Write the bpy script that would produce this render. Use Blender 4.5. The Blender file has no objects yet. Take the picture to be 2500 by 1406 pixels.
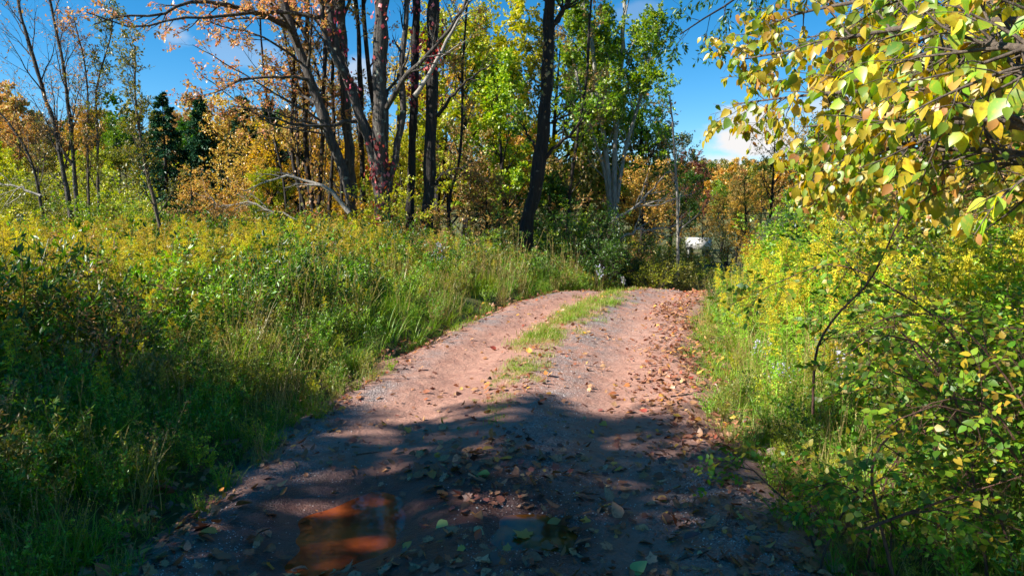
import bpy, math
import numpy as np
from mathutils import Matrix, Vector, Euler

rng = np.random.default_rng(11)
SC = bpy.context.scene
COL = SC.collection
rad = math.radians

# ------------------------------------------------------------------ camera
CAMZ, PITCH, F = 1.6, rad(6.4), 1805.0
cam = bpy.data.cameras.new('camera'); cam.sensor_width = 36; cam.lens = F / 2500 * 36
cam.clip_start = 0.05; cam.clip_end = 5000
camo = bpy.data.objects.new('camera', cam); COL.objects.link(camo)
camo.location = (0, 0, CAMZ); camo.rotation_euler = (rad(90) - PITCH, 0, 0)
SC.camera = camo

# ------------------------------------------------------------------ light
SUN_EL, SUN_AZ = rad(37), rad(-106)     # azimuth from +Y, negative = towards -X
sdir = np.array([math.sin(SUN_AZ) * math.cos(SUN_EL), math.cos(SUN_AZ) * math.cos(SUN_EL), math.sin(SUN_EL)])
sl = bpy.data.lights.new('sun', 'SUN'); sl.energy = 5.0; sl.angle = rad(0.55); sl.color = (1.0, 0.96, 0.89)
so = bpy.data.objects.new('sun', sl); COL.objects.link(so)
so.rotation_euler = Vector(sdir).to_track_quat('Z', 'Y').to_euler(); so.location = (-20, -6, 30)

W = bpy.data.worlds.new('World'); SC.world = W; W.use_nodes = True
wn, wl = W.node_tree.nodes, W.node_tree.links
wn.clear()
def wnode(t, **k):
    n = wn.new(t)
    for a, b in k.items(): setattr(n, a, b)
    return n
wout = wnode('ShaderNodeOutputWorld'); sky = wnode('ShaderNodeTexSky', sky_type='NISHITA', sun_disc=False)
sky.sun_elevation = SUN_EL; sky.sun_rotation = SUN_AZ; sky.altitude = 300; sky.air_density = 0.8; sky.dust_density = 0.0; sky.ozone_density = 4.0
bg = wnode('ShaderNodeBackground'); bg.inputs[1].default_value = 0.078
hsv = wnode('ShaderNodeHueSaturation'); hsv.inputs['Saturation'].default_value = 1.34; hsv.inputs['Hue'].default_value = 0.492
wl.new(sky.outputs[0], hsv.inputs['Color']); wl.new(hsv.outputs[0], bg.inputs[0])
cbg = wnode('ShaderNodeBackground'); cbg.inputs[0].default_value = (1, 0.98, 0.97, 1); cbg.inputs[1].default_value = 0.44
tc = wnode('ShaderNodeTexCoord'); nz = wnode('ShaderNodeTexNoise'); nz.inputs['Scale'].default_value = 9; nz.inputs['Detail'].default_value = 9
nz.inputs['Roughness'].default_value = 0.58
sqz = wnode('ShaderNodeVectorMath', operation='MULTIPLY'); sqz.inputs[1].default_value = (1, 1, 2.0)
wl.new(tc.outputs['Generated'], sqz.inputs[0]); wl.new(sqz.outputs[0], nz.inputs['Vector'])

def cray(u, v):
    a = (u - 1250) / F; b = -(v - 703) / F
    d = np.array([a, math.cos(PITCH) + b * math.sin(PITCH), -math.sin(PITCH) + b * math.cos(PITCH)])
    return d
def px(u, v, Y):
    d = cray(u, v); return np.array([0, 0, CAMZ]) + d * (Y / d[1])

prev = None
for (u, v, r, zs, amt) in ((1830, 338, .105, 2.0, 1.0), (1765, 400, .07, 2.4, .8), (420, 80, .04, 1.5, .3), (620, 130, .08, 2.6, .2), (880, 180, .05, 1.0, .5), (1460, 425, .09, 2.6, .6), (1560, 30, .05, 2.0, .15), (2050, 260, .08, 2, .6)):
    d = cray(u, v); d = d / np.linalg.norm(d)
    s = wnode('ShaderNodeVectorMath', operation='SUBTRACT'); s.inputs[1].default_value = d
    m = wnode('ShaderNodeVectorMath', operation='MULTIPLY'); m.inputs[1].default_value = (1, 1, zs)
    ln = wnode('ShaderNodeVectorMath', operation='LENGTH')
    mr = wnode('ShaderNodeMapRange'); mr.inputs[1].default_value = 0; mr.inputs[2].default_value = r; mr.inputs[3].default_value = 0.62; mr.inputs[4].default_value = 0
    ad = wnode('ShaderNodeMath', operation='ADD')
    mr2 = wnode('ShaderNodeMapRange', interpolation_type='SMOOTHSTEP'); mr2.inputs[1].default_value = 0.68; mr2.inputs[2].default_value = 0.92; mr2.inputs[4].default_value = amt
    wl.new(tc.outputs['Generated'], s.inputs[0]); wl.new(s.outputs[0], m.inputs[0]); wl.new(m.outputs[0], ln.inputs[0])
    wl.new(ln.outputs['Value'], mr.inputs[0]); wl.new(mr.outputs[0], ad.inputs[0]); wl.new(nz.outputs['Fac'], ad.inputs[1]); wl.new(ad.outputs[0], mr2.inputs[0])
    if prev is None: prev = mr2
    else:
        mx = wnode('ShaderNodeMath', operation='MAXIMUM'); wl.new(prev.outputs[0], mx.inputs[0]); wl.new(mr2.outputs[0], mx.inputs[1]); prev = mx
mix = wnode('ShaderNodeMixShader'); wl.new(prev.outputs[0], mix.inputs[0]); wl.new(bg.outputs[0], mix.inputs[1]); wl.new(cbg.outputs[0], mix.inputs[2])
wl.new(mix.outputs[0], wout.inputs[0])

SC.view_settings.view_transform = 'Standard'; SC.view_settings.look = 'None'; SC.view_settings.gamma = 1.0
SC.view_settings.use_curve_mapping = False; SC.view_settings.exposure = 1.12
SC.render.engine = 'CYCLES'
cy = SC.cycles
cy.max_bounces = 4; cy.diffuse_bounces = 2; cy.glossy_bounces = 2; cy.transmission_bounces = 3; cy.transparent_max_bounces = 4
cy.sample_clamp_indirect = 4.0; cy.use_adaptive_sampling = True; cy.adaptive_threshold = 0.02
cy.caustics_reflective = False; cy.caustics_refractive = False
cy.use_denoising = True
try:
    cy.denoiser = 'OPENIMAGEDENOISE'; cy.denoising_input_passes = 'RGB_ALBEDO_NORMAL'
except Exception: pass

# ------------------------------------------------------------------ helpers
def unit(v): return v / np.maximum(np.linalg.norm(v, axis=-1, keepdims=True), 1e-9)
def sm(a, b, x): t = np.clip((x - a) / (b - a), 0, 1); return t * t * (3 - 2 * t)
def lin(r, g, b):
    return tuple(((c / 255) / 12.92 if c <= 10 else ((c / 255 + .055) / 1.055) ** 2.4) for c in (r, g, b)) + (1,)

class Geo:
    def __init__(s): s.v = []; s.f = []; s.n = 0
    def add(s, v, *faces):
        v = np.asarray(v, float).reshape(-1, 3)
        for fc in faces:
            fa, mi = (fc if isinstance(fc, tuple) else (fc, 0))
            s.f.append((np.asarray(fa, int) + s.n, mi))
        s.v.append(v); s.n += len(v)
    def mesh(s, name, mats, smooth=False, off=None):
        V = np.concatenate(s.v) if s.v else np.zeros((0, 3))
        if off is not None: V = V - np.asarray(off)
        me = bpy.data.meshes.new(name)
        me.vertices.add(len(V)); me.vertices.foreach_set('co', V.astype('f4').ravel())
        li = np.concatenate([f.ravel() for f, _ in s.f]); sz = np.concatenate([np.full(len(f), f.shape[1]) for f, _ in s.f])
        mi = np.concatenate([np.full(len(f), m) for f, m in s.f])
        me.loops.add(len(li)); me.loops.foreach_set('vertex_index', li.astype('i4'))
        me.polygons.add(len(sz)); me.polygons.foreach_set('loop_start', np.concatenate([[0], np.cumsum(sz)[:-1]]).astype('i4'))
        me.update(calc_edges=True)
        me.polygons.foreach_set('material_index', mi.astype('i4'))
        if smooth: me.polygons.foreach_set('use_smooth', np.ones(len(sz), bool))
        for m in (mats if isinstance(mats, (list, tuple)) else [mats]): me.materials.append(m)
        return me

def obj(name, me, parent=None, loc=(0, 0, 0), **props):
    o = bpy.data.objects.new(name, me); COL.objects.link(o); o.location = loc
    if parent: o.parent = parent
    for k, v in props.items(): o[k] = v
    return o
def thing(name, label, cat, loc, group=None, rotz=0, scale=1):
    o = bpy.data.objects.new(name, None); COL.objects.link(o); o.location = loc; o.rotation_euler = (0, 0, rotz); o.scale = (scale,) * 3
    o.empty_display_size = .2; o['label'] = label; o['category'] = cat
    if group: o['group'] = group
    return o
def copyto(src, parent):
    c = src.copy(); COL.objects.link(c); c.parent = parent; return c

def tubes(g, P, R, k=5, mi=0):
    P = np.asarray(P, float); R = np.asarray(R, float)
    if P.ndim == 2: P = P[None]; R = R[None]
    N, n, _ = P.shape
    T = unit(np.gradient(P, axis=1))
    ref = np.where(np.abs(T[:, :1, 2:3]) > .9, np.array([1., 0, 0]), np.array([0, 0, 1.]))
    U = unit(np.cross(T, np.broadcast_to(ref, T.shape))); Wv = np.cross(T, U)
    a = np.arange(k) * 2 * np.pi / k
    V = P[:, :, None] + R[:, :, None, None] * (np.cos(a)[None, None, :, None] * U[:, :, None] + np.sin(a)[None, None, :, None] * Wv[:, :, None])
    i = np.arange(N)[:, None, None] * n * k; j = np.arange(n - 1)[None, :, None] * k; q = np.arange(k)[None, None, :]; q2 = (q + 1) % k
    Q = np.stack([i + j + q, i + j + q2, i + j + k + q2, i + j + k + q], -1).reshape(-1, 4)
    g.add(V.reshape(-1, 3), (Q, mi))

def grow(P, R, k, t0, t1, ang, length, n=5, up=.2, wob=.12, rr=.55, lr=(.6, 1.15), taper=.2, shrink=.5, bias=None, rg=None):
    rg = rg or rng
    N, m, _ = P.shape
    idx = np.repeat(np.arange(N), k)
    t = t0 + (t1 - t0) * ((np.tile(np.arange(k), N) + rg.random(N * k)) / k)
    f = t * (m - 1); i = np.clip(f.astype(int), 0, m - 2); w = (f - i)[:, None]
    a, b = P[idx, i], P[idx, i + 1]
    pos = a * (1 - w) + b * w; tan = unit(b - a); r = R[idx, i] * (1 - w[:, 0]) + R[idx, i + 1] * w[:, 0]
    q = rg.normal(size=(N * k, 3)); perp = unit(q - (q * tan).sum(-1, keepdims=True) * tan)
    an = ang * rg.uniform(.7, 1.3, (N * k, 1))
    d = np.cos(an) * tan + np.sin(an) * perp
    if bias is not None: d = unit(d + np.asarray(bias))
    L = length * rg.uniform(lr[0], lr[1], N * k) * (1 - shrink * (t - t0) / max(t1 - t0, 1e-6))
    pts = np.zeros((N * k, n, 3)); pts[:, 0] = pos
    for j in range(1, n):
        d = unit(d + np.array([0, 0, up / (n - 1)]) + wob * rg.normal(size=d.shape))
        pts[:, j] = pts[:, j - 1] + d * (L / (n - 1))[:, None]
    s = np.linspace(0, 1, n)[None]
    return pts, np.maximum((r * rr)[:, None] * (1 - (1 - taper) * s), .0012)

def along(P, m, t0=.1, t1=1., rg=None):
    rg = rg or rng
    N, n, _ = P.shape
    idx = np.repeat(np.arange(N), m); t = rg.uniform(t0, t1, N * m); f = t * (n - 1); i = np.clip(f.astype(int), 0, n - 2); w = (f - i)[:, None]
    return P[idx, i] * (1 - w) + P[idx, i + 1] * w, unit(P[idx, i + 1] - P[idx, i])

def leafquads(g, pos, d, nr, size, width=.5, fold=.12, mi=0):
    M = len(pos); size = np.broadcast_to(np.asarray(size, float), (M,))[:, None]
    d = unit(d); nr = unit(nr - (nr * d).sum(-1, keepdims=True) * d); s = np.cross(d, nr)
    mid = pos + d * size * .45 + nr * size * fold
    V = np.stack([pos, mid + s * size * width * .5 - nr * size * fold * 2, pos + d * size, mid - s * size * width * .5 - nr * size * fold * 2], 1)
    b = np.arange(M)[:, None] * 4
    g.add(V.reshape(-1, 3), (np.concatenate([b + [0, 1, 2], b + [0, 2, 3]]), mi))

def leaves_on(g, P, m, size, droop=.3, width=.5, t0=.1, rg=None, mi=0, spread=1., clump=0.):
    rg = rg or rng
    pos, tan = along(P, m, t0, 1., rg)
    M = len(pos)
    if clump: pos = pos + rg.normal(size=(M, 3)) * clump
    d = unit(tan * .6 + rg.normal(size=(M, 3)) * spread * .7 + np.array([0, 0, -droop]))
    nr = unit(rg.normal(size=(M, 3)) * .65 + np.array([-.25, -.15, 1.]))
    leafquads(g, pos + d * size * .15, d, nr, size * rg.uniform(.6, 1.25, M), width, .08, mi)

def spline(pts, n):
    p = np.asarray(pts, float); m = len(p)
    if m < 3: t = np.linspace(0, 1, n)[:, None]; return p[0] * (1 - t) + p[-1] * t
    e = np.concatenate([[2 * p[0] - p[1]], p, [2 * p[-1] - p[-2]]])
    L = np.concatenate([[0], np.cumsum(np.linalg.norm(np.diff(p, axis=0), axis=1))]); L /= L[-1]
    out = []
    for t in np.linspace(0, 1, n):
        i = min(np.searchsorted(L, t, 'right') - 1, m - 2); w = (t - L[i]) / max(L[i + 1] - L[i], 1e-9)
        a, b, c, d = e[i], e[i + 1], e[i + 2], e[i + 3]
        out.append(.5 * (2 * b + (c - a) * w + (2 * a - 5 * b + 4 * c - d) * w * w + (3 * b - a - 3 * c + d) * w ** 3))
    return np.array(out)

# ------------------------------------------------------------------ materials
def newmat(name):
    m = bpy.data.materials.new(name); m.use_nodes = True; m.node_tree.nodes.clear(); return m, m.node_tree.nodes, m.node_tree.links
def ramp(nd, stops, interp='LINEAR'):
    r = nd.new('ShaderNodeValToRGB'); r.color_ramp.interpolation = interp
    e = r.color_ramp.elements
    while len(e) < len(stops): e.new(.5)
    for el, (p, c) in zip(e, stops): el.position = p; el.color = c if len(c) == 4 else tuple(c) + (1,)
    return r
def leafmat(name, cols, tr=.42, gloss=.05, rough=.42, objvar=.05, tsat=1.15, gain=1.22, spots=None):
    """cols: list of srgb triples, one picked per leaf"""
    m, nd, lk = newmat(name)
    out = nd.new('ShaderNodeOutputMaterial'); geo = nd.new('ShaderNodeNewGeometry'); oi = nd.new('ShaderNodeObjectInfo')
    n = len(cols)
    ad = nd.new('ShaderNodeMath'); ad.operation = 'ADD'; fr = nd.new('ShaderNodeMath'); fr.operation = 'FRACT'
    lk.new(geo.outputs['Random Per Island'], ad.inputs[0]); lk.new(oi.outputs['Random'], ad.inputs[1]); lk.new(ad.outputs[0], fr.inputs[0])
    rp = ramp(nd, [(i / max(n - 1, 1), tuple(min(q * gain, .86) for q in lin(*c)[:3]) + (1,)) for i, c in enumerate(cols)]); lk.new(fr.outputs[0], rp.inputs[0])
    hs = nd.new('ShaderNodeHueSaturation')
    mv = nd.new('ShaderNodeMapRange'); mv.inputs[3].default_value = 1 - objvar * 4; mv.inputs[4].default_value = 1 + objvar * 4
    lk.new(oi.outputs['Random'], mv.inputs[0]); lk.new(mv.outputs[0], hs.inputs['Value'])
    mh = nd.new('ShaderNodeMapRange'); mh.inputs[3].default_value = .5 - objvar * .3; mh.inputs[4].default_value = .5 + objvar * .3
    wv = nd.new('ShaderNodeMath'); wv.operation = 'MULTIPLY'; wv.inputs[1].default_value = 7.31; wf = nd.new('ShaderNodeMath'); wf.operation = 'FRACT'
    lk.new(oi.outputs['Random'], wv.inputs[0]); lk.new(wv.outputs[0], wf.inputs[0]); lk.new(wf.outputs[0], mh.inputs[0]); lk.new(mh.outputs[0], hs.inputs['Hue'])
    cc = rp.outputs[0]
    if spots:
        tcn = nd.new('ShaderNodeTexCoord'); ns = nd.new('ShaderNodeTexNoise'); ns.inputs['Scale'].default_value = 5.5; ns.inputs['Detail'].default_value = 5; ns.noise_dimensions = '4D'; lk.new(tcn.outputs['Object'], ns.inputs['Vector'])
        sw = nd.new('ShaderNodeMath'); sw.operation = 'MULTIPLY'; sw.inputs[1].default_value = 40; lk.new(oi.outputs['Random'], sw.inputs[0]); lk.new(sw.outputs[0], ns.inputs['W'])
        sr = ramp(nd, [(.50, (0, 0, 0, 1)), (.68, (.75, .75, .75, 1))]); lk.new(ns.outputs['Fac'], sr.inputs[0])
        sx = nd.new('ShaderNodeMix'); sx.data_type = 'RGBA'; lk.new(sr.outputs[0], sx.inputs['Factor']); lk.new(cc, sx.inputs['A']); sx.inputs['B'].default_value = lin(*spots); cc = sx.outputs['Result']
    lk.new(cc, hs.inputs['Color'])
    df = nd.new('ShaderNodeBsdfDiffuse'); tl = nd.new('ShaderNodeBsdfTranslucent'); gl = nd.new('ShaderNodeBsdfGlossy'); gl.inputs['Roughness'].default_value = rough
    th = nd.new('ShaderNodeHueSaturation'); th.inputs['Saturation'].default_value = tsat; th.inputs['Value'].default_value = 1.1
    lk.new(hs.outputs[0], df.inputs[0]); lk.new(hs.outputs[0], th.inputs['Color']); lk.new(th.outputs[0], tl.inputs[0])
    m1 = nd.new('ShaderNodeMixShader'); m1.inputs[0].default_value = tr; m2 = nd.new('ShaderNodeMixShader'); m2.inputs[0].default_value = gloss
    lk.new(df.outputs[0], m1.inputs[1]); lk.new(tl.outputs[0], m1.inputs[2]); lk.new(m1.outputs[0], m2.inputs[1]); lk.new(gl.outputs[0], m2.inputs[2])
    lk.new(m2.outputs[0], out.inputs[0])
    return m
def barkmat(name, dark, light, lichen=None, scale=1., lich_amt=.6, bump=.6):
    m, nd, lk = newmat(name)
    out = nd.new('ShaderNodeOutputMaterial'); b = nd.new('ShaderNodeBsdfPrincipled'); b.inputs['Roughness'].default_value = .9
    tcn = nd.new('ShaderNodeTexCoord'); mp = nd.new('ShaderNodeMapping'); mp.inputs['Scale'].default_value = (22 * scale, 22 * scale, 3.2 * scale)
    n1 = nd.new('ShaderNodeTexNoise'); n1.inputs['Detail'].default_value = 6; n1.inputs['Roughness'].default_value = .65
    lk.new(tcn.outputs['Object'], mp.inputs[0]); lk.new(mp.outputs[0], n1.inputs['Vector']); n1.inputs['Scale'].default_value = 1
    rp = ramp(nd, [(.32, lin(*dark)), (.68, lin(*light))]); lk.new(n1.outputs['Fac'], rp.inputs[0]); c = rp.outputs[0]
    if lichen:
        n2 = nd.new('ShaderNodeTexNoise'); n2.inputs['Scale'].default_value = 9 * scale; n2.inputs['Detail'].default_value = 5; lk.new(tcn.outputs['Object'], n2.inputs['Vector'])
        r2 = ramp(nd, [(lich_amt, (0, 0, 0, 1)), (lich_amt + .06, (1, 1, 1, 1))]); lk.new(n2.outputs['Fac'], r2.inputs[0])
        mx = nd.new('ShaderNodeMix'); mx.data_type = 'RGBA'; lk.new(r2.outputs[0], mx.inputs['Factor']); lk.new(c, mx.inputs['A']); mx.inputs['B'].default_value = lin(*lichen); c = mx.outputs['Result']
    lk.new(c, b.inputs['Base Color'])
    bm = nd.new('ShaderNodeBump'); bm.inputs['Strength'].default_value = bump; bm.inputs['Distance'].default_value = .06; lk.new(n1.outputs['Fac'], bm.inputs['Height']); lk.new(bm.outputs[0], b.inputs['Normal'])
    lk.new(b.outputs[0], out.inputs[0]); return m

M = {}
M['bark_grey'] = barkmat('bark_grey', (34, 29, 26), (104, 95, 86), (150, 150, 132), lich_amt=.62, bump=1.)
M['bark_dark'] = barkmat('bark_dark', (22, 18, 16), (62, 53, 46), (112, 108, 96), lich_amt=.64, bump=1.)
M['bark_pale'] = barkmat('bark_pale', (110, 104, 94), (184, 178, 164), None, 1.6)
M['bark_twig'] = barkmat('bark_twig', (62, 52, 44), (120, 104, 88), None, 2)
M['dead_wood'] = barkmat('dead_wood', (118, 108, 96), (190, 182, 168), None, 2.5)
M['cane'] = barkmat('cane', (70, 44, 34), (128, 92, 70), None, 3)
L_ = leafmat
M['green'] = L_('green', [(70, 112, 18), (112, 148, 28), (146, 170, 38), (172, 178, 44)])
M['green_deep'] = L_('green_deep', [(34, 66, 16), (58, 92, 20), (88, 118, 30)])
M['yellowgreen'] = L_('yellowgreen', [(124, 152, 30), (174, 178, 42), (204, 188, 50), (150, 162, 36)])
M['olive'] = L_('olive', [(84, 96, 34), (128, 128, 50), (150, 134, 62), (92, 110, 30)])
M['orange'] = L_('orange', [(208, 152, 66), (218, 176, 70), (200, 136, 66), (170, 164, 58), (212, 166, 64)], tsat=1.)
M['rust'] = L_('rust', [(176, 126, 72), (196, 156, 84), (158, 112, 68), (168, 154, 72), (130, 130, 52)], tsat=1.0)
M['red'] = L_('red', [(150, 66, 60), (130, 58, 54), (176, 104, 76), (140, 108, 62)], tsat=1., gain=1.)
M['tan'] = L_('tan', [(178, 140, 82), (152, 112, 66), (196, 160, 100), (130, 104, 60)])
M['golden'] = L_('golden', [(214, 168, 40), (226, 184, 52), (196, 146, 46), (176, 160, 40)])
M['pinkish'] = L_('pinkish', [(204, 152, 92), (212, 132, 98), (190, 146, 66), (214, 178, 86), (200, 120, 90)], tsat=1.)
M['spruce'] = L_('spruce', [(28, 62, 40), (42, 80, 48), (56, 94, 54)], tr=.1)
M['vine'] = L_('vine', [(150, 40, 60), (190, 84, 100), (206, 120, 126), (120, 30, 44), (200, 96, 70)])
M['gr_leaf'] = L_('goldenrod_leaf', [(104, 152, 34), (134, 178, 44), (164, 194, 62), (120, 160, 40)], gain=1.36)
M['gr_leaf_dry'] = L_('goldenrod_leaf_dry', [(128, 148, 46), (160, 168, 58), (170, 152, 76), (116, 138, 40)], gain=1.36)
M['plume'] = L_('goldenrod_plume', [(206, 190, 52), (218, 198, 62), (186, 168, 52), (196, 186, 66)], tr=.35, gloss=0, gain=1.25)
M['plume_old'] = L_('goldenrod_plume_faded', [(186, 170, 70), (200, 172, 76), (176, 148, 76), (178, 172, 74)], tr=.35, gloss=0, gain=1.25)
M['stem'] = L_('plant_stem', [(96, 108, 44), (120, 104, 56), (98, 84, 48)], tr=.0)
M['grass'] = L_('grass_blade', [(86, 128, 32), (112, 152, 40), (148, 172, 60), (104, 134, 40), (160, 156, 74)], tr=.4, gloss=.02)
M['grass_dry'] = L_('grass_dry', [(178, 158, 96), (196, 172, 112), (150, 132, 72), (160, 160, 70)], tr=.35)
M['weed'] = L_('weed_leaf', [(88, 136, 32), (122, 166, 44), (152, 184, 56), (78, 122, 28)])
M['aster'] = L_('aster_petal', [(196, 190, 216), (214, 210, 226), (176, 168, 206)], tr=.3, gloss=0)
M['rose'] = L_('rose_leaflet', [(74, 124, 26), (108, 152, 36), (140, 170, 44), (84, 132, 30), (150, 150, 40)], tr=.4, gloss=.03, gain=.85)
M['bigleaf_yellow'] = L_('leaf_yellow', [(218, 200, 44), (226, 206, 56), (216, 184, 48), (196, 194, 50)], tr=.5, objvar=.07, spots=(204, 146, 50))
M['bigleaf_green'] = L_('leaf_green', [(120, 162, 40), (150, 182, 48), (96, 146, 38), (178, 192, 50)], tr=.5, objvar=.07, spots=(206, 190, 52))
M['bigleaf_tan'] = L_('leaf_tan', [(206, 160, 76), (190, 140, 64), (214, 172, 92)], tr=.4, objvar=.08)
M['litter'] = L_('leaf_litter', [(158, 108, 76), (186, 134, 96), (126, 82, 60), (206, 160, 118), (170, 110, 66), (146, 100, 80)], tr=.1, gloss=.04, gain=1., spots=(110, 74, 52))
M['litter_yellow'] = L_('leaf_litter_yellow', [(206, 154, 62), (190, 134, 58), (210, 168, 84)], tr=.1, gain=1.)
M['litter_brown'] = L_('leaf_litter_brown', [(110, 68, 56), (134, 86, 68), (88, 56, 50)], tr=.05, gain=1.)
M['litter_red'] = L_('leaf_litter_red', [(170, 96, 58), (156, 82, 54), (184, 112, 64)], tr=.1, gain=1.)
M['litter_green'] = L_('leaf_litter_green', [(126, 150, 84), (150, 160, 90)], tr=.1)

# ------------------------------------------------------------------ terrain
_ys = np.array([-30, -6, 0, 3, 5.7, 8, 11.1, 14.1, 17, 20, 24, 30, 60.]); _xs = np.array([-1.5, -.6, -.35, -.2, .02, .43, 1.2, 2.5, 4.6, 7.6, 12.2, 20, 60.])
_yd = np.linspace(-30, 60, 901); _xd = np.interp(_yd, _ys, _xs); _k = np.hanning(31); _k /= _k.sum()
_xd2 = np.convolve(np.pad(_xd, 15, mode='edge'), _k, 'valid')
def roadc(y): return np.interp(y, _yd, _xd2)
def wav(x, y, s, ph=0): return np.sin(x * s + 1.3 * np.sin(y * s * .7 + ph) + ph) * np.cos(y * s * .9 + 1.1 * np.sin(x * s * .6 - ph))
HALF = 1.52
def H(x, y):
    x = np.asarray(x, float); y = np.asarray(y, float)
    cx = roadc(y); d = np.abs(x - cx); onr = (y < 32)
    side = sm(-9, 1.5, x)
    drop = -1.15 * sm(12.8, 21, y) * side - .75 * sm(17, 34, y) * (1 - side)
    bank = np.where(x < cx, .20, .12) * sm(HALF - .05, HALF + 1.1, d) * np.where(onr, 1, 1)
    small = .04 * wav(x, y, 1.1, .4) * sm(HALF, HALF + 1, d) + .10 * wav(x, y, .33, 1.) * sm(3, 8, d)
    r = np.hypot(x, y)
    hill = 17 * sm(110, 420, r) * (1 + .25 * wav(x, y, .011, 2.)) + 5.0 * sm(40, 85, y) * sm(-12, -32, x) + 30 * sm(400, 1400, r) * (1 + .3 * wav(x, y, .004, .5))
    return drop + bank + small + hill
PUD = [(-.77, 3.62, .46, .47, .1), (.03, 3.46, .2, .26, -.1)]      # puddle hollows in the track
def Hroad(x, y):
    d = x - roadc(y); ad = np.abs(d)
    crown = .045 * np.exp(-(d / .33) ** 2) - .04 * np.exp(-((ad - .75) / .28) ** 2)
    z = H(x, y) + .035 + crown + .009 * wav(x, y, 3.1) + .005 * wav(x, y, 9.3, 2.) - .16 * sm(HALF - .12, HALF + .34, ad)
    for (cx, cy_, a, b, k) in PUD:
        q = ((x - cx) / a) ** 2 + ((y - cy_) / b) ** 2 + .35 * wav(x, y, 7., 1.) + .2 * wav(x, y, 15., .3)
        z = z - .075 * np.exp(-np.clip(q, 0, 9) * .9)
    return z
def ground(x, y):
    d = np.abs(np.asarray(x) - roadc(y)); return np.where((d < HALF + .1) & (np.asarray(y) < 24), Hroad(x, y), H(x, y))

def gridmesh(X, Y, Z):
    g = Geo(); n, m = X.shape
    i = np.arange(n - 1)[:, None] * m + np.arange(m - 1)[None]
    g.add(np.stack([X, Y, Z], -1).reshape(-1, 3), np.stack([i, i + 1, i + m + 1, i + m], -1).reshape(-1, 4)); return g
def axis(lo, hi, step, far):
    c = list(np.arange(lo, hi + 1e-6, step)); a = [c[0]]; s = step
    while a[-1] > -far: s *= 1.22; a.append(a[-1] - s)
    b = [c[-1]]; s = step
    while b[-1] < far: s *= 1.22; b.append(b[-1] + s)
    return np.array(a[1:][::-1] + c + b[1:])
X, Y = np.meshgrid(axis(-18, 18, .3, 2600), axis(-6, 34, .3, 2600))
dd = np.abs(X - roadc(Y)); Z = H(X, Y) - np.where((dd < HALF + .25) & (Y < 27), .09, 0)
def groundmat():
    m, nd, lk = newmat('meadow_soil'); out = nd.new('ShaderNodeOutputMaterial'); b = nd.new('ShaderNodeBsdfPrincipled'); b.inputs['Roughness'].default_value = .95
    tcn = nd.new('ShaderNodeTexCoord'); n = nd.new('ShaderNodeTexNoise'); n.inputs['Scale'].default_value = 1.4; n.inputs['Detail'].default_value = 10; n.inputs['Roughness'].default_value = .7
    lk.new(tcn.outputs['Object'], n.inputs['Vector'])
    rp = ramp(nd, [(.3, lin(58, 62, 26)), (.5, lin(84, 92, 36)), (.62, lin(104, 84, 52)), (.8, lin(92, 110, 44))]); lk.new(n.outputs['Fac'], rp.inputs[0]); lk.new(rp.outputs[0], b.inputs['Base Color'])
    bm = nd.new('ShaderNodeBump'); bm.inputs['Distance'].default_value = .05; lk.new(n.outputs['Fac'], bm.inputs['Height']); lk.new(bm.outputs[0], b.inputs['Normal'])
    lk.new(b.outputs[0], out.inputs[0]); return m
obj('ground', gridmesh(X, Y, Z).mesh('ground', groundmat(), True), kind='structure', label='grassy earth under the meadow and woods', category='ground')

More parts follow.
